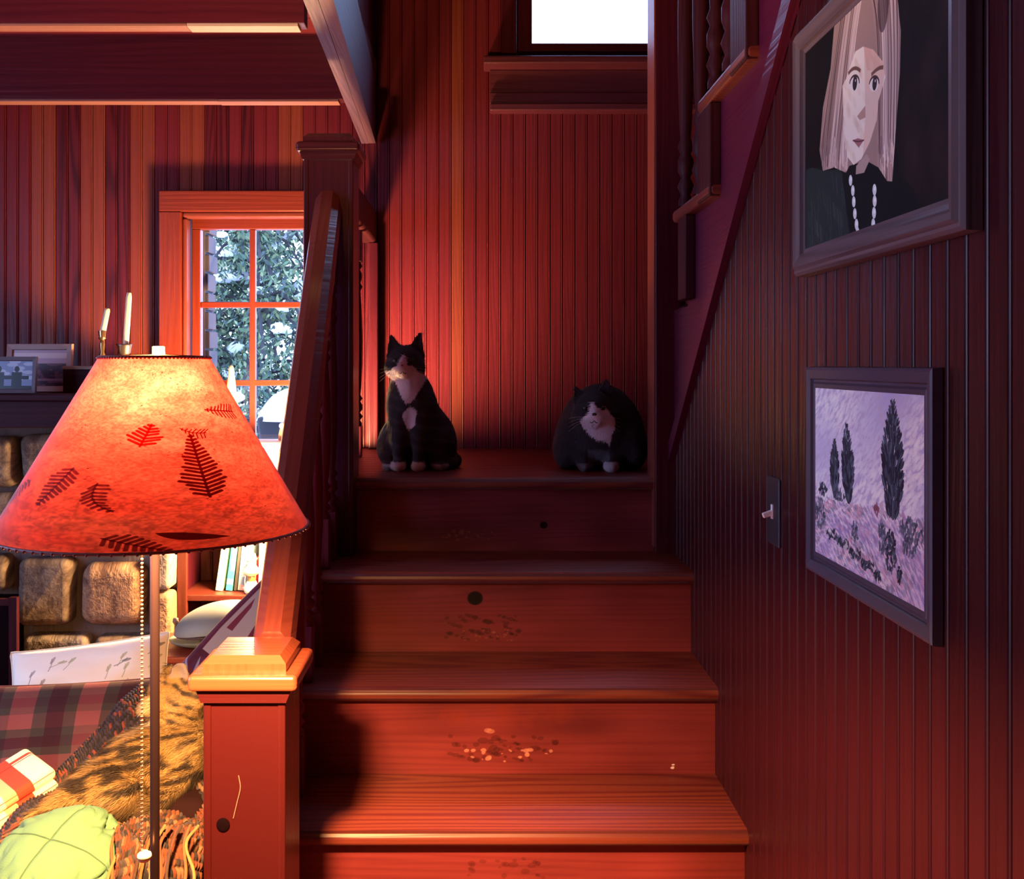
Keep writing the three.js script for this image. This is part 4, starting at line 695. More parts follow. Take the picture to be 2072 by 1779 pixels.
// ------------------------------------------------------------------ outdoors
{
  const gnd = struct('ground_snow');
  const g = new THREE.PlaneGeometry(30, 26, 60, 52).rotateX(-Math.PI / 2), p = g.attributes.position;
  for (let i = 0; i < p.count; i++) { const x = p.getX(i), z = p.getZ(i); p.setY(i, EYE - 1.5 + 0.035 * (13 - z) * 0.9 + 0.16 * noise(x * 0.6, z * 0.6, 2)); }
  g.computeVertexNormals(); at(part('snow_cover', g, mat(0.8, 0.84, 0.88, 0.9), gnd), -3, 0, -3.9 - 13);
  const tree = (name, label, x, z, H, spread, n, s, hues, low) => {
    const t = thing(name, label, 'tree', [x, EYE - 1.3, z], 0, 'snowy evergreens outside the window');
    part('trunk', lathe([[0.06, 0], [0.05, H * 0.4], [0.02, H], [0, H]], 9), mat(0.05, 0.04, 0.05, 0.9), t);
    const bg = [], pos = [], col = [], idx = [], sn = [];
    let q = s * 1000;
    const h = () => hash3(q++, s, 77);
    for (let b = 0; b < n; b++) {
      const y = H * (low + (1 - low) * Math.pow(h(), 0.8)), len = spread * (1.1 - y / H) * (0.7 + 0.5 * h()), a = h() * 6.283, droop = -0.25 - 0.35 * h();
      const tip = V(Math.cos(a) * len, y + droop * len * 0.8, Math.sin(a) * len), mid = V(Math.cos(a) * len * 0.5, y + 0.05, Math.sin(a) * len * 0.5), root = V(0, y, 0);
      bg.push(tube([root, mid, tip], 0.014, 5, 4));
      const cv = new THREE.CatmullRomCurve3([root, mid, tip]);
      for (let k = 0; k < 170; k++) {
        const t0 = 0.15 + 0.85 * h(), c = cv.getPoint(t0).add(V((h() - 0.5) * 0.34, (h() - 0.6) * 0.24, (h() - 0.5) * 0.34)), hue = hues[Math.floor(h() * hues.length)], d = V(h() - 0.5, h() * 0.5 - 0.6, h() - 0.5).normalize(), e = V(h() - 0.5, h() - 0.5, h() - 0.5).cross(d).normalize();
        const L = 0.04 + 0.06 * h(), w = 0.008 + 0.011 * h(), o = pos.length / 3;
        for (const [u, v] of [[0, 0], [0.5, 1], [1, 0], [0.5, -1]]) { const r = c.clone().addScaledVector(d, u * L).addScaledVector(e, v * w); pos.push(r.x, r.y, r.z); col.push(hue[0], hue[1], hue[2]); }
        idx.push(o, o + 1, o + 2, o, o + 2, o + 3);
        if (k < 2 && h() < 0.5) { const b2 = new THREE.SphereGeometry(1, 7, 5), f = b2.attributes.position; for (let i = 0; i < f.count; i++) { const r = 1 + 0.5 * (noise(f.getX(i) * 2 + q, f.getY(i) * 2, f.getZ(i) * 2) - 0.5); f.setXYZ(i, f.getX(i) * r, f.getY(i) * r, f.getZ(i) * r); } const sz = 0.045 + 0.07 * h(); b2.scale(sz * 1.5, sz * 0.5, sz); b2.rotateZ((h() - 0.5) * 0.8); b2.rotateY(a); b2.translate(c.x, c.y + 0.05, c.z); sn.push(b2); }
      }
    }
    const f = new THREE.BufferGeometry(); f.setAttribute('position', new THREE.Float32BufferAttribute(pos, 3)); f.setAttribute('color', new THREE.Float32BufferAttribute(col, 3)); f.setIndex(idx); f.computeVertexNormals();
    part('branches', mergeGeometries(bg), mat(0.03, 0.026, 0.03, 0.9), t);
    part('foliage', f, new THREE.MeshPhysicalMaterial({ vertexColors: true, roughness: 0.9, side: THREE.DoubleSide }), t).userData.kind = 'stuff';
    if (sn.length) part('snow', mergeGeometries(sn), mat(0.85, 0.88, 0.92, 0.9), t, 'clumps of snow').userData.kind = 'stuff';
  };
  const hues = [[0.055, 0.1, 0.06], [0.09, 0.15, 0.075], [0.15, 0.19, 0.085], [0.04, 0.06, 0.055]];
  tree('evergreen_tree', 'near snowy evergreen filling the upper panes of the window', -1.95, -9.0, 4.4, 1.4, 170, 3, hues, 0.12);
  tree('evergreen_tree', 'snowy evergreen behind the left panes of the window', -4.0, -13.0, 5.6, 1.9, 150, 5, hues, 0.1);
  tree('evergreen_tree', 'snowy evergreen behind the right panes of the window', -0.6, -13.4, 5.6, 1.9, 150, 9, hues, 0.16);
  const wp = thing('log_pile', 'snow-capped pile of dark blocks in the yard outside the lower right pane', 'log pile', [-1.17, EYE - 0.72, -6.0]);
  for (const [x, y, w, h, r] of [[-0.12, 0.16, 0.2, 0.2, 0.05], [0.1, 0.13, 0.22, 0.2, -0.1], [0.0, 0.36, 0.16, 0.15, 0.15], [0.22, 0.34, 0.17, 0.16, -0.12], [-0.02, 0.0, 0.3, 0.12, 0], [0.28, 0.1, 0.18, 0.22, 0.1]]) at(part('log', box(w, h, 0.3, 'x', 0.02), mat(0.03, 0.03, 0.035, 0.9), wp), x, y, 0).rotation.z = r;
  const cap = new THREE.SphereGeometry(1, 20, 10, 0, 6.2832, 0, 1.5708), cp = cap.attributes.position; for (let i = 0; i < cp.count; i++) { const n = 0.85 + 0.3 * noise(cp.getX(i) * 2, cp.getY(i) * 2, cp.getZ(i) * 2); cp.setXYZ(i, cp.getX(i) * 0.3 * n, cp.getY(i) * 0.2 * n, cp.getZ(i) * 0.24); }
  cap.computeVertexNormals(); at(part('snow_cap', cap, mat(0.85, 0.88, 0.92, 0.9), wp), 0.18, 0.4, 0);
}

// ------------------------------------------------------------------ smooth bodies: a field of blended capsules, meshed by surface nets
const smin = (a, b, k) => { const h = Math.max(k - Math.abs(a - b), 0) / k; return Math.min(a, b) - h * h * k * 0.25; };
function capsule(ax, ay, az, ra, bx, by, bz, rb) {
  const dx = bx - ax, dy = by - ay, dz = bz - az, L = dx * dx + dy * dy + dz * dz || 1e-9;
  return (x, y, z) => { const t = clamp(((x - ax) * dx + (y - ay) * dy + (z - az) * dz) / L); return Math.hypot(x - ax - dx * t, y - ay - dy * t, z - az - dz * t) - lerp(ra, rb, t); };
}
function ellipsoid(cx, cy, cz, rx, ry, rz, yaw = 0) {
  const c = Math.cos(yaw), s = Math.sin(yaw), m = Math.min(rx, ry, rz);
  return (x, y, z) => { const X = x - cx, Z = z - cz, u = (X * c - Z * s) / rx, v = (y - cy) / ry, w = (X * s + Z * c) / rz, k = Math.hypot(u, v, w); return (k - 1) * m * (0.4 + 0.6 * Math.min(1, k)); };
}
function surfaceNets(f, lo, hi, cell) {
  const n = [0, 1, 2].map((i) => Math.ceil((hi[i] - lo[i]) / cell) + 1), [nx, ny, nz] = n, F = new Float32Array(nx * ny * nz), id = (i, j, k) => i + nx * (j + ny * k);
  for (let k = 0; k < nz; k++) for (let j = 0; j < ny; j++) for (let i = 0; i < nx; i++) F[id(i, j, k)] = f(lo[0] + i * cell, lo[1] + j * cell, lo[2] + k * cell);
  const vert = new Int32Array(nx * ny * nz).fill(-1), pos = [], idx = [];
  for (let k = 0; k < nz - 1; k++) for (let j = 0; j < ny - 1; j++) for (let i = 0; i < nx - 1; i++) {
    let sx = 0, sy = 0, sz = 0, c = 0;
    for (let e = 0; e < 12; e++) {
      const ax = e >> 2, o = e & 3, a = [0, 0, 0], b = [(ax + 1) % 3, (ax + 2) % 3]; a[b[0]] = o & 1; a[b[1]] = o >> 1;
      const v0 = F[id(i + a[0], j + a[1], k + a[2])], q = a.slice(); q[ax] = 1; const v1 = F[id(i + q[0], j + q[1], k + q[2])];
      if ((v0 < 0) !== (v1 < 0)) { const t = v0 / (v0 - v1); sx += a[0] + (ax === 0 ? t : 0); sy += a[1] + (ax === 1 ? t : 0); sz += a[2] + (ax === 2 ? t : 0); c++; }
    }
    if (c) { vert[id(i, j, k)] = pos.length / 3; pos.push(lo[0] + (i + sx / c) * cell, lo[1] + (j + sy / c) * cell, lo[2] + (k + sz / c) * cell); }
  }
  for (let k = 1; k < nz - 1; k++) for (let j = 1; j < ny - 1; j++) for (let i = 1; i < nx - 1; i++) {
    const v0 = F[id(i, j, k)] < 0;
    const quad = (v1, a, b, c, d) => { if (v0 !== (v1 < 0)) v0 ? idx.push(a, b, c, a, c, d) : idx.push(a, c, b, a, d, c); };
    quad(F[id(i + 1, j, k)], vert[id(i, j - 1, k - 1)], vert[id(i, j, k - 1)], vert[id(i, j, k)], vert[id(i, j - 1, k)]);
    quad(F[id(i, j + 1, k)], vert[id(i - 1, j, k - 1)], vert[id(i - 1, j, k)], vert[id(i, j, k)], vert[id(i, j, k - 1)]);
    quad(F[id(i, j, k + 1)], vert[id(i - 1, j - 1, k)], vert[id(i, j - 1, k)], vert[id(i, j, k)], vert[id(i - 1, j, k)]);
  }
  const g = new THREE.BufferGeometry(); g.setAttribute('position', new THREE.Float32BufferAttribute(pos, 3)); g.setIndex(idx); g.computeVertexNormals();
  return g;
}
function paint(g, colorAt) {
  const p = g.attributes.position, n = g.attributes.normal, c = new Float32Array(p.count * 3);
  for (let i = 0; i < p.count; i++) { const q = colorAt(p.getX(i), p.getY(i), p.getZ(i), n.getX(i), n.getY(i), n.getZ(i)); c.set(q, 3 * i); }
  g.setAttribute('color', new THREE.BufferAttribute(c, 3)); return g;
}
function fur(g, count, len, width, colorAt, flow, s, lay = 0.75, lenAt = () => 1) {       // short hairs lying along the coat
  const p = g.attributes.position, n = g.attributes.normal, ix = g.index.array, T = ix.length / 3, cum = new Float32Array(T); let sum = 0;
  const a = V(0, 0, 0), b = V(0, 0, 0), c = V(0, 0, 0);
  for (let t = 0; t < T; t++) { a.fromBufferAttribute(p, ix[3 * t]); b.fromBufferAttribute(p, ix[3 * t + 1]); c.fromBufferAttribute(p, ix[3 * t + 2]); sum += b.sub(a).cross(c.sub(a)).length(); cum[t] = sum; }
  const blade = new THREE.BufferGeometry();
  blade.setAttribute('position', new THREE.Float32BufferAttribute([-0.5, 0, 0, 0.5, 0, 0, 0, 1, 0.12, -0.4, 0.45, 0.1, 0.4, 0.45, 0.1], 3)); blade.setIndex([0, 1, 4, 0, 4, 3, 3, 4, 2]); blade.computeVertexNormals();
  const inst = new THREE.InstancedMesh(blade, new THREE.MeshPhysicalMaterial({ roughness: 0.75, side: THREE.DoubleSide }), count), m = new THREE.Matrix4(), col = new THREE.Color();
  const h = (i, k) => hash3(i, s, k);
  for (let i = 0; i < count; i++) {
    const want = h(i, 1) * sum; let lo = 0, hi = T - 1; while (lo < hi) { const q = (lo + hi) >> 1; cum[q] < want ? lo = q + 1 : hi = q; }
    let u = h(i, 2), v = h(i, 3); if (u + v > 1) { u = 1 - u; v = 1 - v; }
    a.fromBufferAttribute(p, ix[3 * lo]); b.fromBufferAttribute(p, ix[3 * lo + 1]); c.fromBufferAttribute(p, ix[3 * lo + 2]);
    const P = a.clone().multiplyScalar(1 - u - v).addScaledVector(b, u).addScaledVector(c, v);
    a.fromBufferAttribute(n, ix[3 * lo]);
    const N = a.clone(), fl = flow(P.x, P.y, P.z); fl.addScaledVector(N, -fl.dot(N)); if (fl.lengthSq() > 1e-6) fl.normalize();
    const d = N.clone().multiplyScalar(1 - lay).addScaledVector(fl, lay).add(V(h(i, 4) - 0.5, h(i, 5) - 0.5, h(i, 6) - 0.5).multiplyScalar(0.35)).normalize();
    const side = d.clone().cross(N).normalize(), up = side.clone().cross(d), L = len * (0.6 + 0.7 * h(i, 7)) * lenAt(P.x, P.y, P.z);
    m.makeBasis(side.multiplyScalar(width), d.multiplyScalar(L), up.multiplyScalar(L)); m.setPosition(P.addScaledVector(N, -0.0006)); inst.setMatrixAt(i, m);
    const q = colorAt(P.x, P.y, P.z, N.x, N.y, N.z), k = 0.8 + 0.4 * h(i, 8); inst.setColorAt(i, col.setRGB(q[0] * k, q[1] * k, q[2] * k));
  }
  inst.instanceMatrix.needsUpdate = true;
  return inst;
}
function addFur(t, inst) { inst.name = 'fur'; inst.userData.kind = 'stuff'; t.add(inst); }
const inPoly = (x, y, p) => { let r = false; for (let i = 0, j = p.length - 2; i < p.length; j = i, i += 2) if ((p[i + 1] > y) !== (p[j + 1] > y) && x < ((p[j] - p[i]) * (y - p[i + 1])) / (p[j + 1] - p[i + 1]) + p[i]) r = !r; return r; };
const furMat = new THREE.MeshPhysicalMaterial({ vertexColors: true, roughness: 0.85 });
function headParts(cx, cy, cz, k = 1) {        // skull, cheeks, muzzle, chin, brow; the face looks along +z
  return [[ellipsoid(cx, cy + 0.006 * k, cz, 0.046 * k, 0.041 * k, 0.046 * k), 0.02], [ellipsoid(cx - 0.03 * k, cy - 0.016 * k, cz + 0.012 * k, 0.026 * k, 0.024 * k, 0.028 * k), 0.02], [ellipsoid(cx + 0.03 * k, cy - 0.016 * k, cz + 0.012 * k, 0.026 * k, 0.024 * k, 0.028 * k), 0.02],
    [ellipsoid(cx - 0.011 * k, cy - 0.02 * k, cz + 0.046 * k, 0.0155 * k, 0.0125 * k, 0.016 * k), 0.014], [ellipsoid(cx + 0.011 * k, cy - 0.02 * k, cz + 0.046 * k, 0.0155 * k, 0.0125 * k, 0.016 * k), 0.014], [capsule(cx, cy + 0.016 * k, cz + 0.038 * k, 0.012 * k, cx, cy - 0.011 * k, cz + 0.054 * k, 0.0085 * k), 0.016], [ellipsoid(cx, cy - 0.033 * k, cz + 0.038 * k, 0.014 * k, 0.01 * k, 0.014 * k), 0.012]];
}
function ear(bx, by, bz, tx, ty, tz, w, k = 1, tipR = 0.0062) {        // a thin upright shell, hollowed at the front
  return (x, y, z) => {
    const t = clamp(((x - bx) * (tx - bx) + (y - by) * (ty - by)) / ((tx - bx) ** 2 + (ty - by) ** 2)), cx = lerp(bx, tx, t), cy = lerp(by, ty, t), cz = lerp(bz, tz, t), W = lerp(w, tipR, Math.pow(t, 0.9));
    const r = Math.hypot(x - cx, y - cy) - W, th = Math.abs(z - cz + 0.006 * k * (1 - Math.min(1, Math.hypot(x - cx, y - cy) / W))) - 0.0045 * k;
    return Math.max(r, th) * 0.8;
  };
}
function blend(list) { return (x, y, z) => { let d = 1e9; for (const [f, k] of list) d = d > 1e8 ? f(x, y, z) : smin(d, f(x, y, z), k); return d; }; }
const whiskerM = mat(0.7, 0.68, 0.66, 0.5);
function faceBits(t, cx, cy, cz, k, eyeC, noseC, turn = 0) {
  const grp = (name, geo, m, x, y, z) => at(part(name, geo, m, t), cx + x * k, cy + y * k, cz + z * k);
  for (const s of [-1, 1]) {
    grp('eye', new THREE.SphereGeometry(0.0085 * k, 14, 10).scale(1.05, 0.72, 0.6), eyeC, s * 0.0205, 0.006, 0.0425);
    grp('pupil', new THREE.SphereGeometry(0.0045 * k, 10, 8).scale(0.8, 1.1, 0.5), mat(0.004, 0.004, 0.006, 0.1), s * 0.0205, 0.006, 0.0465);
  }
  grp('nose', new THREE.SphereGeometry(0.0062 * k, 12, 8).scale(1.15, 0.75, 0.8), noseC, 0, -0.0095, 0.0615);
  grp('mouth', tube([V(-0.011, -0.029, 0.0575), V(-0.005, -0.0305, 0.062), V(0, -0.025, 0.0635), V(0.005, -0.0305, 0.062), V(0.011, -0.029, 0.0575)].map((v) => v.multiplyScalar(k)), 0.0011 * k, 16, 5), mat(0.03, 0.012, 0.014, 0.6), 0, 0, 0);
  for (const s of [-1, 1]) for (let i = 0; i < 4; i++) grp('whisker', tube([V(s * 0.016, -0.018 - i * 0.003, 0.058), V(s * 0.04, -0.016 - i * 0.006, 0.06), V(s * 0.065, -0.02 - i * 0.011, 0.05)].map((v) => v.multiplyScalar(k)), 0.00025, 8, 3), whiskerM, 0, 0, 0);
}
const LY = EYE + LANDING.h;
{ // sitting cat on the left of the landing
  const t = thing('cat', 'dark tabby cat with white bib sitting upright at the left end of the landing', 'cat', [-0.19, LY, -2.93], -0.05);
  const hx = -0.014, hy = 0.299, hz = 0.045;
  const parts = [[ellipsoid(0.018, 0.085, -0.055, 0.09, 0.085, 0.1), 0.05], [capsule(-0.002, 0.2, 0.0, 0.056, 0.012, 0.1, -0.03, 0.082), 0.05], [capsule(-0.012, 0.262, 0.022, 0.044, -0.004, 0.2, 0.008, 0.06), 0.04], ...headParts(hx, hy, hz, 1),
    [ellipsoid(-0.058, 0.06, -0.01, 0.042, 0.058, 0.07), 0.03], [ellipsoid(0.078, 0.058, -0.02, 0.044, 0.058, 0.075), 0.03],
    [capsule(-0.032, 0.17, 0.032, 0.03, -0.029, 0.09, 0.06, 0.021), 0.03], [capsule(-0.029, 0.09, 0.06, 0.02, -0.026, 0.02, 0.068, 0.0165), 0.012], [ellipsoid(-0.026, 0.012, 0.082, 0.018, 0.0135, 0.024), 0.012],
    [capsule(0.034, 0.17, 0.03, 0.03, 0.03, 0.09, 0.06, 0.021), 0.03], [capsule(0.03, 0.09, 0.06, 0.02, 0.026, 0.02, 0.068, 0.0165), 0.012], [ellipsoid(0.026, 0.012, 0.082, 0.0185, 0.0135, 0.024), 0.012],
    [ellipsoid(-0.06, 0.014, 0.05, 0.018, 0.014, 0.034), 0.012], [ellipsoid(0.078, 0.014, 0.045, 0.019, 0.014, 0.034), 0.012],
    [capsule(0.06, 0.022, -0.12, 0.018, 0.118, 0.018, -0.05, 0.017), 0.015], [capsule(0.118, 0.018, -0.05, 0.017, 0.11, 0.016, 0.02, 0.014), 0.01], [capsule(0.11, 0.016, 0.02, 0.014, 0.085, 0.014, 0.07, 0.011), 0.01],
    [ear(hx - 0.028, hy + 0.026, hz - 0.008, hx - 0.042, hy + 0.072, hz - 0.014, 0.026), 0.012], [ear(hx + 0.028, hy + 0.026, hz - 0.008, hx + 0.04, hy + 0.079, hz - 0.014, 0.026), 0.012]];
  const f0 = blend(parts), f = (x, y, z) => f0(x, y, z) + 0.0022 * (noise(x * 90, y * 60, z * 90) - 0.5);
  const bib = [-0.071, 0.272, -0.06, 0.262, -0.04, 0.245, -0.026, 0.215, -0.012, 0.188, 0.0, 0.186, 0.014, 0.2, 0.03, 0.228, 0.045, 0.256, 0.048, 0.266, 0.02, 0.276, -0.014, 0.268, -0.045, 0.276];
  const belly = [-0.012, 0.166, 0.002, 0.178, 0.018, 0.17, 0.02, 0.15, 0.014, 0.125, 0.0, 0.112, -0.01, 0.126, -0.02, 0.152];
  const face = [-0.003, 0.322, 0.002, 0.306, 0.004, 0.295, 0.016, 0.292, 0.026, 0.284, 0.024, 0.268, 0.0, 0.258, -0.03, 0.258, -0.046, 0.276, -0.04, 0.286, -0.024, 0.294, -0.019, 0.304, -0.012, 0.322].map((v, i) => (i % 2 ? v - 0.003 : v - 0.005));
  const color = (x, y, z, nx, ny, nz) => {
    const e = 0.003 * (noise(x * 200, y * 200, 1) - 0.5), X = x + e, Y = y + e;
    if ((z > 0.0 && (inPoly(X, Y, bib) || (z > 0.02 && inPoly(X, Y, belly)))) || (z > 0.06 && inPoly(X, Y, face))) return [0.7, 0.57, 0.66];
    if (y < 0.026 && z > 0.062 && Math.abs(x) < 0.05) return [0.6, 0.5, 0.52];
    if (y < 0.02 && z > 0.05) return [0.3, 0.24, 0.26];
    const st = Math.sin(y * 190 + x * 40 + 3 * noise(x * 30, y * 30, z * 30)), b = 0.02 + 0.022 * sstep(0.2, 0.9, st);
    return y > 0.33 && nz > 0.3 && y < 0.375 ? [0.03, 0.02, 0.024] : [b, b * 0.66, b * 0.95];
  };
  const g = paint(surfaceNets(f, [-0.13, -0.01, -0.19], [0.15, 0.41, 0.125], 0.0042), color);
  part('body', g, furMat, t);
  addFur(t, fur(g, 26000, 0.0085, 0.0009, color, (x, y, z) => (y > 0.25 ? V((x - hx) * 6, -0.4 + (y - hy) * 6, -0.6) : V(x * 2, -1, z * 1.5)), 11));
  faceBits(t, hx, hy, hz, 1, mat(0.05, 0.06, 0.03, 0.12), mat(0.12, 0.04, 0.045, 0.4));
}
{ // loafing cat on the right
  const t = thing('cat', 'plump dark cat with white chest crouching at the right end beside the corner post', 'cat', [0.335, LY, -2.93], -0.1);
  const hx = -0.012, hy = 0.168, hz = 0.062;
  const parts = [[ellipsoid(0.01, 0.105, -0.06, 0.118, 0.108, 0.11), 0.05], [ellipsoid(0.0, 0.085, 0.0, 0.112, 0.082, 0.09), 0.05], [ellipsoid(0.005, 0.17, -0.02, 0.075, 0.065, 0.07), 0.05], [capsule(-0.005, 0.15, 0.025, 0.05, 0.0, 0.09, 0.035, 0.06), 0.04], ...headParts(hx, hy, hz, 1.06),
    [ellipsoid(-0.085, 0.05, 0.02, 0.04, 0.05, 0.06), 0.03], [ellipsoid(0.095, 0.05, 0.015, 0.04, 0.052, 0.06), 0.03],
    [capsule(-0.05, 0.05, 0.05, 0.026, -0.036, 0.018, 0.085, 0.017), 0.02], [ellipsoid(-0.036, 0.014, 0.09, 0.018, 0.0135, 0.022), 0.012], [capsule(0.05, 0.05, 0.05, 0.026, 0.034, 0.018, 0.088, 0.017), 0.02], [ellipsoid(0.034, 0.014, 0.1, 0.019, 0.014, 0.023), 0.012],
    [ear(hx - 0.034, hy + 0.03, hz - 0.012, hx - 0.05, hy + 0.058, hz - 0.012, 0.024), 0.012], [ear(hx + 0.028, hy + 0.034, hz - 0.012, hx + 0.033, hy + 0.078, hz - 0.012, 0.026), 0.012]];
  const f0 = blend(parts), f = (x, y, z) => f0(x, y, z) + 0.0026 * (noise(x * 80, y * 60, z * 80) - 0.5);
  const bib = [-0.052, 0.142, -0.02, 0.128, 0.012, 0.132, 0.034, 0.156, 0.046, 0.142, 0.044, 0.118, 0.036, 0.1, 0.03, 0.074, 0.016, 0.085, -0.008, 0.09, -0.03, 0.106, -0.044, 0.124];
  const face = [-0.022, 0.19, -0.014, 0.192, -0.008, 0.178, 0.002, 0.174, 0.016, 0.178, 0.03, 0.162, 0.034, 0.148, 0.01, 0.128, -0.03, 0.13, -0.052, 0.14, -0.032, 0.156, -0.024, 0.168];
  const color = (x, y, z) => {
    const e = 0.003 * (noise(x * 200, y * 200, 1) - 0.5), X = x + e, Y = y + e;
    if ((z > 0.03 && inPoly(X, Y, bib)) || (z > 0.07 && inPoly(X, Y, face))) return [0.74, 0.62, 0.7];
    if (y < 0.028 && z > 0.09 && x > 0.012 && x < 0.06) return [0.5, 0.44, 0.5];
    if (y < 0.06 && z > 0.06 && Math.abs(x) < 0.03) return [0.09, 0.08, 0.1];
    if (y < 0.024 && z > 0.085) return [0.12, 0.1, 0.13];
    const b = 0.016 + 0.014 * noise(x * 60, y * 60, z * 60); return [b, b * 0.7, b * 1.1];
  };
  const g = paint(surfaceNets(f, [-0.15, -0.01, -0.19], [0.16, 0.27, 0.14], 0.0042), color);
  part('body', g, furMat, t);
  addFur(t, fur(g, 26000, 0.0095, 0.0009, color, (x, y, z) => (y > 0.15 && z > 0.03 ? V((x - hx) * 6, -0.3 + (y - hy) * 6, -0.5) : V(x * 3, -1, z * 1.5)), 12));
  faceBits(t, hx, hy, hz, 1.06, mat(0.03, 0.035, 0.03, 0.12), mat(0.04, 0.015, 0.02, 0.4));
}
// ------------------------------------------------------------------ sofa corner: cushions, knitted throw, sleeping tabby
{
  const s = thing('sofa', 'low dark sofa along the stair, mostly hidden under cushions and the knitted throw', 'sofa');
  const up = mat(0.018, 0.007, 0.008, 1, { specularIntensity: 0 });
  part('seat', new RoundedBoxGeometry(0.86, 0.22, 1.32, 3, 0.04).translate(-0.9, EYE - 1.04, -2.05), up, s);
  part('back', new RoundedBoxGeometry(0.1, 0.42, 1.0, 3, 0.035).translate(-0.52, EYE - 0.97, -2.29), up, s);
  part('arm', new RoundedBoxGeometry(0.86, 0.36, 0.1, 3, 0.04).translate(-0.9, EYE - 1.04, -2.76), up, s);
  for (const [x, d] of [[-1.28, 1.45], [-0.52, 1.45], [-1.28, 2.74], [-0.52, 2.74]]) part('leg', lathe([[0, 0], [0.015, 0], [0.022, 0.1], [0, 0.1]], 10).translate(x, 0, -d), M.old, s);
  const tb = thing('side_table', 'small orange-brown side table beside the stone chimney under the scuttle', 'table');
  part('table_top', span(-0.97, -0.56, -0.82, -0.8, 2.84, 3.1, 'x', 0.004), M.casing, tb);
  part('apron', span(-0.95, -0.58, -0.86, -0.82, 2.86, 3.08, 'x', 0.003), M.casing, tb);
  for (const [x, d] of [[-0.94, 2.87], [-0.59, 2.87], [-0.94, 3.07], [-0.59, 3.07]]) part('leg', box(0.03, EYE - 0.82, 0.03, 'y').translate(x, (EYE - 0.82) / 2, -d), M.casing, tb);

  const cushionGeo = (w, h, t, pinch = 0.06, wr = 0.006, q = 1) => {
    const N = 40, pos = [], uv = [], idx = [];
    for (const side of [1, -1]) {
      const o = pos.length / 3;
      for (let j = 0; j <= N; j++) for (let i = 0; i <= N; i++) {
        const u = i / N * 2 - 1, v = j / N * 2 - 1, e = Math.pow(Math.max(0, (1 - Math.pow(Math.abs(u), 2.6)) * (1 - Math.pow(Math.abs(v), 2.6))), 0.5);
        const z = side * (t / 2) * e + wr * (noise(u * 3 + q, v * 3, side + q) - 0.5) * e * 2 + (1 - e) * 0;
        pos.push(u * w / 2 * (1 - pinch * (1 - v * v)), v * h / 2 * (1 - pinch * (1 - u * u)), z); uv.push(i / N, j / N);
        if (i < N && j < N) { const k = o + j * (N + 1) + i; side > 0 ? idx.push(k, k + 1, k + N + 2, k, k + N + 2, k + N + 1) : idx.push(k, k + N + 2, k + 1, k, k + N + 1, k + N + 2); }
      }
    }
    const g = new THREE.BufferGeometry(); g.setAttribute('position', new THREE.Float32BufferAttribute(pos, 3)); g.setAttribute('uv', new THREE.Float32BufferAttribute(uv, 2)); g.setIndex(idx); g.computeVertexNormals(); return g;
  };
  const rimTube = (w, h, pinch, r) => { const p = []; for (let i = 0; i < 64; i++) { const a = i / 64 * 8, k = Math.floor(a / 2), f = (a % 2) - 1, c = [[f, -1], [1, f], [-f, 1], [-1, -f]][k]; p.push(V(c[0] * w / 2 * (1 - pinch * (1 - c[1] * c[1])), c[1] * h / 2 * (1 - pinch * (1 - c[0] * c[0])), 0)); } return new THREE.TubeGeometry(new THREE.CatmullRomCurve3(p, true), 128, r, 6, true); };
  const weave = tex(256, 256, (u, v) => { const n = 0.5 + 0.25 * Math.sin(u * 256 * 1.57) * Math.sin(v * 256 * 1.57) + 0.25 * noise(u * 60, v * 60, 3); return [n, n, n]; }, false);
  const cushion = (name, label, pos, rot, w, h, t, map, m2, opts = {}) => {
    const c = thing(name, label, 'cushion', pos); c.rotation.set(...rot, 'YXZ');
    part('cover', cushionGeo(w, h, t, 0.05, opts.wr || 0.008, opts.q || 1), new THREE.MeshPhysicalMaterial({ map, roughness: 0.92, bumpMap: weave, bumpScale: 0.0008 }), c);
    part('piping', rimTube(w, h, 0.05, 0.003), m2, c); return c;
  };
  const plaid = canvasTex(768, 768, (g, W, H) => {
    g.fillStyle = '#4c3d3a'; g.fillRect(0, 0, W, H);
    const bands = [[0, 0.36, 'rgba(170,78,78,.5)'], [0.36, 0.2, 'rgba(58,50,44,.6)'], [0.56, 0.26, 'rgba(52,4,18,.72)'], [0.82, 0.18, 'rgba(58,50,44,.6)']];
    for (let k = 0; k < 4; k++) for (const [a, b, c] of bands) { g.fillStyle = c; g.fillRect((k - 0.25 + a) * W / 3, 0, b * W / 3, H); g.fillRect(0, (k - 0.1 + a) * H / 2.6, W, b * H / 2.6); }
    for (let i = 0; i < 380; i++) { g.fillStyle = i % 2 ? 'rgba(255,230,210,.05)' : 'rgba(10,0,5,.07)'; g.fillRect(0, i * 2.02, W, 1); g.fillRect(i * 2.02, 0, 1, H); }
  });
  cushion('plaid_cushion', 'large plaid cushion in maroon, grey and salmon checks leaning on the sofa', [-0.945, EYE - 0.845, -2.36], [-0.62, 0.08, 0.03], 0.46, 0.25, 0.12, plaid, mat(0.16, 0.05, 0.05, 0.9), { wr: 0.006 });
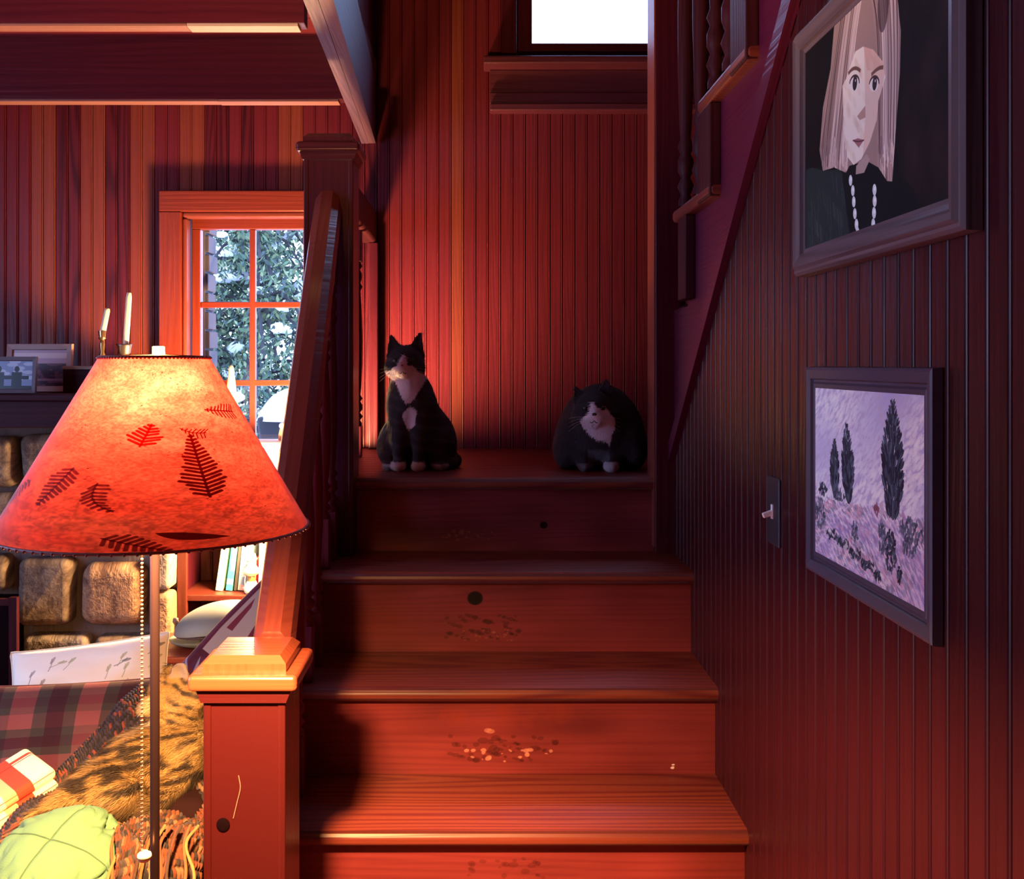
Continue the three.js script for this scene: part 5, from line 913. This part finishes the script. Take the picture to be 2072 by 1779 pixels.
  const leaf = canvasTex(768, 512, (g, W, H) => {
    g.fillStyle = '#fffaea'; g.fillRect(0, 0, W, H);
    for (let i = 0; i < 34; i++) { g.save(); g.translate(hash3(i, 1, 90) * W, hash3(i, 2, 90) * H); g.rotate(hash3(i, 3, 90) * 2 - 0.5); g.strokeStyle = g.fillStyle = ['rgba(120,124,120,.7)', 'rgba(170,172,120,.6)', 'rgba(140,120,110,.55)'][i % 3]; g.lineWidth = 5; g.beginPath(); g.moveTo(0, 0); g.quadraticCurveTo(14, 30, 4, 78); g.stroke(); g.beginPath(); g.ellipse(8, 10, 8, 24, 0.3, 0, 7); g.fill(); g.restore(); }
  });
  cushion('white_cushion', 'cream cushion with grey sketched leaves propped behind the plaid cushion', [-0.982, EYE - 0.813, -2.615], [-0.38, 0.0, 0.13], 0.4, 0.22, 0.1, leaf, mat(0.7, 0.64, 0.5, 0.9), { q: 4 });

  // lime cushion in the foreground: a squashed ball with crossing seams and creases
  const lc = thing('lime_cushion', 'round lime green cushion with crossing seams and creases in the lower corner', 'cushion', [-0.656, EYE - 0.783, -1.62]); lc.rotation.set(0.42, 0.3, 0.06);
  const lr = (x, y, z) => { const a = Math.atan2(z, x), cr = Math.pow(Math.max(0, Math.sin(a * 3 + 4 * noise(x * 3, y * 3, z * 3))), 6); return 1 - 0.17 * cr * sstep(0.9, 0.4, y) * sstep(-0.7, 0.0, y) - 0.05 * Math.pow(Math.abs(Math.sin(a * 5.5 + 7 * noise(x * 2, y * 4, z * 2))), 9) * sstep(0.98, 0.6, y) - 0.03 * Math.exp(-Math.pow(x * 0.8 + z * 0.6, 2) * 900) - 0.03 * Math.exp(-Math.pow(z * 0.8 - x * 0.6, 2) * 900) + 0.05 * (noise(x * 5, y * 5, z * 5) - 0.5); };
  const sg = new THREE.SphereGeometry(1, 120, 80), sp = sg.attributes.position;
  for (let i = 0; i < sp.count; i++) { const x = sp.getX(i), y = sp.getY(i), z = sp.getZ(i), r = lr(x, y, z), k = 1 / Math.pow(Math.pow(Math.abs(x), 2.6) + Math.pow(Math.abs(y), 2.6) + Math.pow(Math.abs(z), 2.6), 1 / 2.6); sp.setXYZ(i, x * r * k * 0.097, y * r * k * 0.062, z * r * k * 0.092); }
  sg.computeVertexNormals();
  part('cover', sg, mat(0.095, 0.19, 0.105, 0.9, { bumpMap: weave, bumpScale: 0.0006 }), lc);
  for (const [dx, dz] of [[0.6, -0.8], [0.8, 0.6]]) {
    const p = []; for (let i = 0; i <= 30; i++) { const a = Math.PI * (0.06 + 0.88 * i / 30), x = Math.cos(a) * dx, z = Math.cos(a) * dz, y = Math.sin(a), k = 1 / Math.pow(Math.pow(Math.abs(x), 2.6) + Math.pow(y, 2.6) + Math.pow(Math.abs(z), 2.6), 1 / 2.6), r = lr(x, y, z) * 1.004; p.push(V(x * k * r * 0.097, y * k * r * 0.062, z * k * r * 0.092)); }
    part('seam', tube(p, 0.0013, 60, 5), mat(0.045, 0.09, 0.045, 0.9), lc);
  }
  // cream and red striped folded cloth
  const fc = thing('folded_cloth', 'cream folded cloth with red stripes lying against the knitted throw', 'cloth', [-0.9, EYE - 0.86, -1.95]); fc.rotation.set(0.1, 0.75, 0.28);
  const stripe = canvasTex(256, 256, (g, W, H) => { g.fillStyle = '#f6edd0'; g.fillRect(0, 0, W, H); g.fillStyle = '#c8402c'; g.fillRect(0, H * 0.2, W, H * 0.07); g.fillRect(W * 0.62, 0, W * 0.16, H); g.fillStyle = 'rgba(222,130,80,.6)'; g.fillRect(W * 0.5, 0, W * 0.12, H); g.fillStyle = '#8c1c1c'; g.fillRect(0, H * 0.3, W, H * 0.02); });
  [0, 1, 2].forEach((i) => { const g = new RoundedBoxGeometry(0.2, 0.024, 0.13, 3, 0.011), p = g.attributes.position; for (let k = 0; k < p.count; k++) p.setY(k, p.getY(k) + 0.006 * (noise(p.getX(k) * 20, p.getZ(k) * 20, i) - 0.5)); g.computeVertexNormals(); at(part('fold', g, new THREE.MeshPhysicalMaterial({ map: stripe, roughness: 0.9 }), fc), 0.003 * i, 0.012 + i * 0.0235, -0.004 * i).rotation.y = 0.03 * i; });

  // floral cushion against the stair rail: a puffy slanted shape
  const fs = new THREE.Shape([[-0.715, -0.73], [-0.613, -0.617], [-0.518, -0.522], [-0.475, -0.5], [-0.455, -0.72], [-0.47, -0.8], [-0.66, -0.8]].map((p) => new THREE.Vector2(...p)));
  const fg = new THREE.ExtrudeGeometry(fs, { depth: 0.05, bevelEnabled: true, bevelThickness: 0.025, bevelSize: 0.008, bevelSegments: 5, steps: 1 });
  { const p = fg.attributes.position, uv = fg.attributes.uv; for (let i = 0; i < p.count; i++) uv.setXY(i, (p.getX(i) + 0.73) / 0.3, (p.getY(i) + 0.82) / 0.34); }
  const floral = canvasTex(768, 768, (g, W, H) => {
    g.fillStyle = '#561a34'; g.fillRect(0, 0, W, H);
    for (let i = 0; i < 40; i++) { g.fillStyle = ['rgba(80,50,100,.35)', 'rgba(120,24,46,.4)', 'rgba(60,14,40,.4)'][i % 3]; g.beginPath(); g.ellipse(hash3(i, 1, 91) * W, hash3(i, 2, 91) * H, 60, 30, i, 0, 7); g.fill(); }
    // pale border band along the slanting edge, then lily shapes
    g.save(); g.translate(0, H); g.scale(W / 0.3, -H / 0.34); g.translate(0.73, 0.82); g.fillStyle = '#a3959c';
    g.beginPath(); g.moveTo(-0.655, -0.672); g.lineTo(-0.612, -0.622); g.lineTo(-0.515, -0.524); g.lineTo(-0.5, -0.55); g.lineTo(-0.52, -0.6); g.lineTo(-0.575, -0.685); g.lineTo(-0.6, -0.7); g.lineTo(-0.605, -0.73); g.lineTo(-0.62, -0.7); g.closePath(); g.fill();
    g.fillStyle = '#6e2440'; g.beginPath(); g.moveTo(-0.598, -0.622); g.lineTo(-0.53, -0.552); g.lineTo(-0.54, -0.575); g.lineTo(-0.585, -0.63); g.closePath(); g.fill();
    g.restore();
    const petal = (x, y, a, l, w, c) => { g.save(); g.translate(x, y); g.rotate(a); g.fillStyle = c; g.beginPath(); g.moveTo(0, 0); g.quadraticCurveTo(l * 0.5, -w, l, 0); g.quadraticCurveTo(l * 0.5, w, 0, 0); g.fill(); g.restore(); };
    for (const [x, y, k, s] of [[0.74, 0.56, 1, 0], [0.2, 0.86, 0.9, 1], [0.62, 0.92, 0.7, 2], [0.93, 0.34, 0.7, 3]]) for (let i = 0; i < 6; i++) petal(x * W, y * H, s + i * 1.047, 120 * k, 26 * k, i % 2 ? '#b3aeb0' : '#948c9c');
    for (let i = 0; i < 7; i++) petal(hash3(i, 5, 92) * W * 0.3, H * (0.7 + 0.3 * hash3(i, 6, 92)), -1 - hash3(i, 7, 92), 170, 18, ['#8d86a6', '#5a3c78'][i % 2]);
  });
  const fo = solo('floral_cushion', fg, new THREE.MeshPhysicalMaterial({ map: floral, roughness: 0.9 }), 'purple floral cushion with pale band leaning against the stair balustrade', 'cushion'); fo.position.set(0, EYE, -2.53);

  // ---- knitted throw: a nest of thick stitches with yarn fringe
  const patch = (rows, nu, nv, bump, cell, colorAt) => {
    const curves = rows.map((r) => new THREE.CatmullRomCurve3(r.map(([x, h, d]) => V(x, EYE + h, -d)))), pos = [], col = [], idx = [], P = [];
    for (let i = 0; i <= nu; i++) { const c = new THREE.CatmullRomCurve3(curves.map((q) => q.getPoint(i / nu))); for (let j = 0; j <= nv; j++) P.push(c.getPoint(j / nv)); }
    const I = (i, j) => clamp(i, 0, nu) * (nv + 1) + clamp(j, 0, nv);
    for (let i = 0; i <= nu; i++) for (let j = 0; j <= nv; j++) {
      const a = P[I(i + 1, j)].clone().sub(P[I(i - 1, j)]), b = P[I(i, j + 1)].clone().sub(P[I(i, j - 1)]), n = b.cross(a).normalize(); if (n.y < 0) n.negate();
      const u = i / nu * cell[0], v = j / nv * cell[1], fu = u - Math.floor(u), sgn = Math.floor(v) % 2 ? 1 : -1, fv = v - Math.floor(v) , sk = (fu + sgn * 0.5 * (fv - 0.5) + 1) % 1;
      const st = Math.pow(Math.sin(Math.PI * sk), 0.6) * Math.pow(Math.sin(Math.PI * fv), 0.5), p = P[I(i, j)];
      const lump = 0.016 * (noise(i / nu * 7, j / nv * 6, 5) - 0.5);
      p.n = n; pos.push(p.x + n.x * (bump * st + lump), p.y + n.y * (bump * st + lump), p.z + n.z * (bump * st + lump));
      const cu = Math.floor(u + sgn * 0.5 * (fv - 0.5)), cvv = Math.floor(v), q = colorAt(i / nu, j / nv, hash3(cu, cvv, 17), hash3(cu >> 1, cvv, 19)), k = 0.35 + 0.65 * st; col.push(q[0] * (0.8 + 0.2 * k), q[1] * (0.8 + 0.2 * k), q[2] * (0.8 + 0.2 * k));
      if (i < nu && j < nv) { const k0 = i * (nv + 1) + j; idx.push(k0, k0 + 1, k0 + nv + 2, k0, k0 + nv + 2, k0 + nv + 1); }
    }
    const g = new THREE.BufferGeometry(); g.setAttribute('position', new THREE.Float32BufferAttribute(pos, 3)); g.setAttribute('color', new THREE.Float32BufferAttribute(col, 3)); g.setIndex(idx); g.computeVertexNormals(); return g;
  };
  const yarn = new THREE.MeshPhysicalMaterial({ vertexColors: true, roughness: 0.95, side: THREE.DoubleSide });
  const t = thing('knitted_throw', 'thick knitted throw in charcoal, rust and cream yarn heaped under the sleeping tabby', 'blanket');
  const rim = [[0.035, 0.022, 0.032], [0.05, 0.03, 0.04], [0.022, 0.014, 0.022], [0.24, 0.05, 0.03]], front = [[0.13, 0.028, 0.01], [0.06, 0.018, 0.009], [0.19, 0.085, 0.042], [0.016, 0.008, 0.009], [0.14, 0.036, 0.016], [0.045, 0.028, 0.03]];
  part('knit', patch([[[-0.933, -0.925, 1.98], [-0.866, -0.9, 2.14], [-0.837, -0.856, 2.36], [-0.804, -0.812, 2.5]], [[-0.849, -0.834, 1.82], [-0.824, -0.802, 2.0], [-0.802, -0.771, 2.16], [-0.755, -0.716, 2.32]], [[-0.762, -0.81, 1.72], [-0.726, -0.812, 1.86], [-0.686, -0.8, 2.0], [-0.655, -0.76, 2.2]], [[-0.633, -0.79, 1.62], [-0.582, -0.795, 1.72], [-0.555, -0.79, 1.85], [-0.538, -0.72, 2.02]], [[-0.546, -0.86, 1.55], [-0.488, -0.85, 1.6], [-0.452, -0.818, 1.68], [-0.455, -0.7, 1.86]]], 330, 300, 0.0065, [60, 44],
    (u, v, a, b) => { const f = sstep(0.42, 0.6, v + 0.1 * (b - 0.5)); return f > 0.5 ? front[Math.floor(a * 6)] : rim[a < 0.16 ? 3 : Math.floor(a * 3)]; }), yarn, t);
  part('front_fold', patch([[[-0.596, -0.745, 1.68], [-0.544, -0.75, 1.73], [-0.478, -0.785, 1.8]], [[-0.55, -0.742, 1.57], [-0.51, -0.745, 1.62], [-0.45, -0.79, 1.69]], [[-0.535, -0.85, 1.53], [-0.485, -0.86, 1.56], [-0.432, -0.88, 1.63]]].map((r) => r), 150, 120, 0.006, [24, 18], (u, v, a) => front[Math.floor(a * 6)]), yarn, t);
  const twist = (p, r, seg, m) => { const g = tube(p, r, seg, 7), q = g.attributes.position; for (let k = 0; k < q.count; k++) { const n = 0.5 * r * (noise(q.getX(k) * 260, q.getY(k) * 260, q.getZ(k) * 260) - 0.5); q.setXYZ(k, q.getX(k) + n, q.getY(k) + n * 2, q.getZ(k) + n); } g.computeVertexNormals(); part('fringe_strand', g, m, t); };
  const yarns = [[0.24, 0.075, 0.02], [0.15, 0.035, 0.013], [0.28, 0.14, 0.05], [0.05, 0.02, 0.014], [0.2, 0.05, 0.02]].map((q) => mat(...q, 0.95));
  for (let i = 0; i < 16; i++) {         // laid over the lime cushion's far side and down into the fold
    const o = (k) => (hash3(i, k, 33) - 0.5), a = i / 15, z0 = -1.76 + 0.07 * a, lift = 0.012 * o(2);
    twist([V(-0.79 + 0.02 * o(1), EYE - 0.785 + lift, z0), V(-0.735 + 0.02 * o(4), EYE - 0.757 + 0.008 * o(5), z0 + 0.015 * o(6)), V(-0.68 + 0.02 * o(7), EYE - 0.745 + 0.01 * o(8), z0 + 0.01 + 0.02 * o(9)), V(-0.625 + 0.02 * o(10), EYE - 0.75 + 0.012 * o(11), z0 + 0.03 + 0.02 * o(12)), V(-0.575 + 0.02 * o(13), EYE - 0.765 + 0.012 * o(14), z0 + 0.06), V(-0.548 + 0.02 * o(15), EYE - 0.8 - 0.02 * hash3(i, 16, 33), z0 + 0.1)], 0.0026, 70, yarns[i % 5]);
  }
  for (let i = 0; i < 12; i++) {         // loose strands running down the front fold
    const o = (k) => (hash3(i, k, 44) - 0.5), x = -0.572 + i * 0.011;
    twist([V(x + 0.01 * o(1), EYE - 0.738, -1.66), V(x + 0.004 + 0.014 * o(2), EYE - 0.741, -1.6), V(x + 0.012 + 0.02 * o(3), EYE - 0.772, -1.562 - 0.008 * o(4)), V(x + 0.008 + 0.02 * o(5), EYE - 0.812, -1.546), V(x + 0.02 + 0.03 * o(6), EYE - 0.87, -1.525)], 0.0025, 50, yarns[(i * 2) % 5]);
  }

  // ---- tabby asleep on the throw, head raised and turned to the left
  const c = thing('cat', 'long-haired brown tabby dozing on the knitted throw behind the lamp pole', 'cat', [-0.62, EYE - 0.72, -1.88]);
  const L = (x, h, d) => [x + 0.62, h + 0.72, 1.88 - d];
  const cap = (a, ra, b, rb) => capsule(...L(...a), ra, ...L(...b), rb), ell = (a, rx, ry, rz, yaw = 0) => ellipsoid(...L(...a), rx, ry, rz, yaw);
  const tail0 = [-0.735, -0.742, 1.7], tail1 = [-0.7, -0.744, 1.75], hip = [-0.673, -0.75, 1.8], mid = [-0.627, -0.735, 1.88], sh = [-0.578, -0.722, 1.95], neck = [-0.555, -0.68, 1.995], head = [-0.574, -0.636, 1.97];
  const parts = [[cap(tail0, 0.01, tail1, 0.022), 0.02], [cap(tail1, 0.022, hip, 0.046), 0.03], [cap(hip, 0.046, mid, 0.058), 0.03], [cap(mid, 0.058, sh, 0.064), 0.03], [cap(sh, 0.062, neck, 0.036), 0.03], [ell([-0.525, -0.735, 1.93], 0.045, 0.055, 0.05), 0.03], [ell([-0.625, -0.752, 1.79], 0.042, 0.04, 0.045), 0.025],
    [cap(neck, 0.034, head, 0.034), 0.02], [ell(head, 0.042, 0.038, 0.042), 0.02], [ell([-0.54, -0.64, 1.955], 0.026, 0.024, 0.026), 0.02], [ell([-0.572, -0.65, 1.94], 0.024, 0.02, 0.022), 0.018], [cap([-0.598, -0.604, 1.952], 0.022, [-0.617, -0.629, 1.925], 0.0095), 0.018], [ell([-0.608, -0.639, 1.922], 0.018, 0.0125, 0.017), 0.012], [ell([-0.603, -0.653, 1.927], 0.014, 0.009, 0.014), 0.008],
    [cap([-0.53, -0.745, 1.9], 0.03, [-0.56, -0.765, 1.79], 0.018), 0.02], [ell([-0.565, -0.768, 1.77], 0.02, 0.014, 0.024), 0.012]];
  const earS = (bx, bh, tx, th, d, w, tip) => { const [x0, y0, z0] = L(bx, bh, d), [x1, y1] = L(tx, th, d); return ear(x0, y0, z0, x1, y1, z0 - 0.004, w, 1, tip); };
  parts.push([earS(-0.564, -0.606, -0.566, -0.578, 1.955, 0.024, 0.015), 0.01], [earS(-0.592, -0.606, -0.6, -0.585, 2.0, 0.013, 0.006), 0.012]);
  const f0 = blend(parts), f = (x, y, z) => f0(x, y, z) + 0.004 * (noise(x * 60, y * 60, z * 60) - 0.5);
  const hd = L(...head), ea = L(-0.566, -0.582, 1.955);
  const color = (x, y, z) => {
    const inEar = Math.hypot(x - ea[0], y - ea[1]) < 0.019 && y > hd[1] + 0.046; if (inEar) return [0.3, 0.21, 0.18];
    const dh = Math.hypot(x - hd[0], y - hd[1], z - hd[2]);
    if (x < hd[0] - 0.024 && dh < 0.08 && y < hd[1] + 0.02 && y > hd[1] - 0.03) return [0.42, 0.29, 0.16];       // pale muzzle
    let s;
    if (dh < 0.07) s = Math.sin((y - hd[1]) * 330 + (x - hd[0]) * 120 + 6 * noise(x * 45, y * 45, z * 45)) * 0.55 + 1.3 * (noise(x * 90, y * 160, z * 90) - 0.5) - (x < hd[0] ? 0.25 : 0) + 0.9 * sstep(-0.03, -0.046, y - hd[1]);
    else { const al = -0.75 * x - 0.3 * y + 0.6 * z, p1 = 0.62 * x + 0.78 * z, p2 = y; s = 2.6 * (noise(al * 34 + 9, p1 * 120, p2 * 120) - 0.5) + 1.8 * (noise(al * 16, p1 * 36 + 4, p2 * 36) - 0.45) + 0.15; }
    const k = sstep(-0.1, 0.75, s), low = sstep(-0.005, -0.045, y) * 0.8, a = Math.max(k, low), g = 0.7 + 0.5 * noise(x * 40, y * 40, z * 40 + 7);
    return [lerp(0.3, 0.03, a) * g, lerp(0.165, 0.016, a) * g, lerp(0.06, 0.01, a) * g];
  };
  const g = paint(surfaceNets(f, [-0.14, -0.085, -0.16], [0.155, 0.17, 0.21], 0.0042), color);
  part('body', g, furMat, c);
  addFur(c, fur(g, 46000, 0.015, 0.0009, color, (x, y, z) => (Math.hypot(x - hd[0], y - hd[1], z - hd[2]) < 0.06 ? V((x - hd[0]) * 8 + 0.5, (y - hd[1]) * 8, (z - hd[2]) * 8) : V(-0.75, -0.35, 0.6)), 15, 0.75, (x, y, z) => (Math.hypot(x - ea[0], y - ea[1]) < 0.024 && y > hd[1] + 0.03 ? 0.22 : lerp(0.36, 1, sstep(0.045, 0.085, Math.hypot(x - hd[0], y - hd[1], z - hd[2]))))));
  at(part('eye', new THREE.SphereGeometry(0.007, 10, 8).scale(1, 0.6, 1), mat(0.02, 0.012, 0.01, 0.2), c), ...L(-0.617, -0.613, 1.93));
  at(part('mouth', tube([V(0, 0, 0), V(0.012, -0.002, 0.006), V(0.03, 0.0, 0.002)], 0.0012, 12, 5), mat(0.04, 0.02, 0.014, 0.8), c), ...L(-0.622, -0.6455, 1.909)); at(part('nose', new THREE.SphereGeometry(0.005, 10, 8), mat(0.3, 0.14, 0.1, 0.5), c), ...L(-0.6245, -0.631, 1.914));
}
// ------------------------------------------------------------------ finish
scene.traverse((o) => { if (o.isMesh) { o.castShadow = true; o.receiveShadow = true; } });
renderer.render(scene, camera);
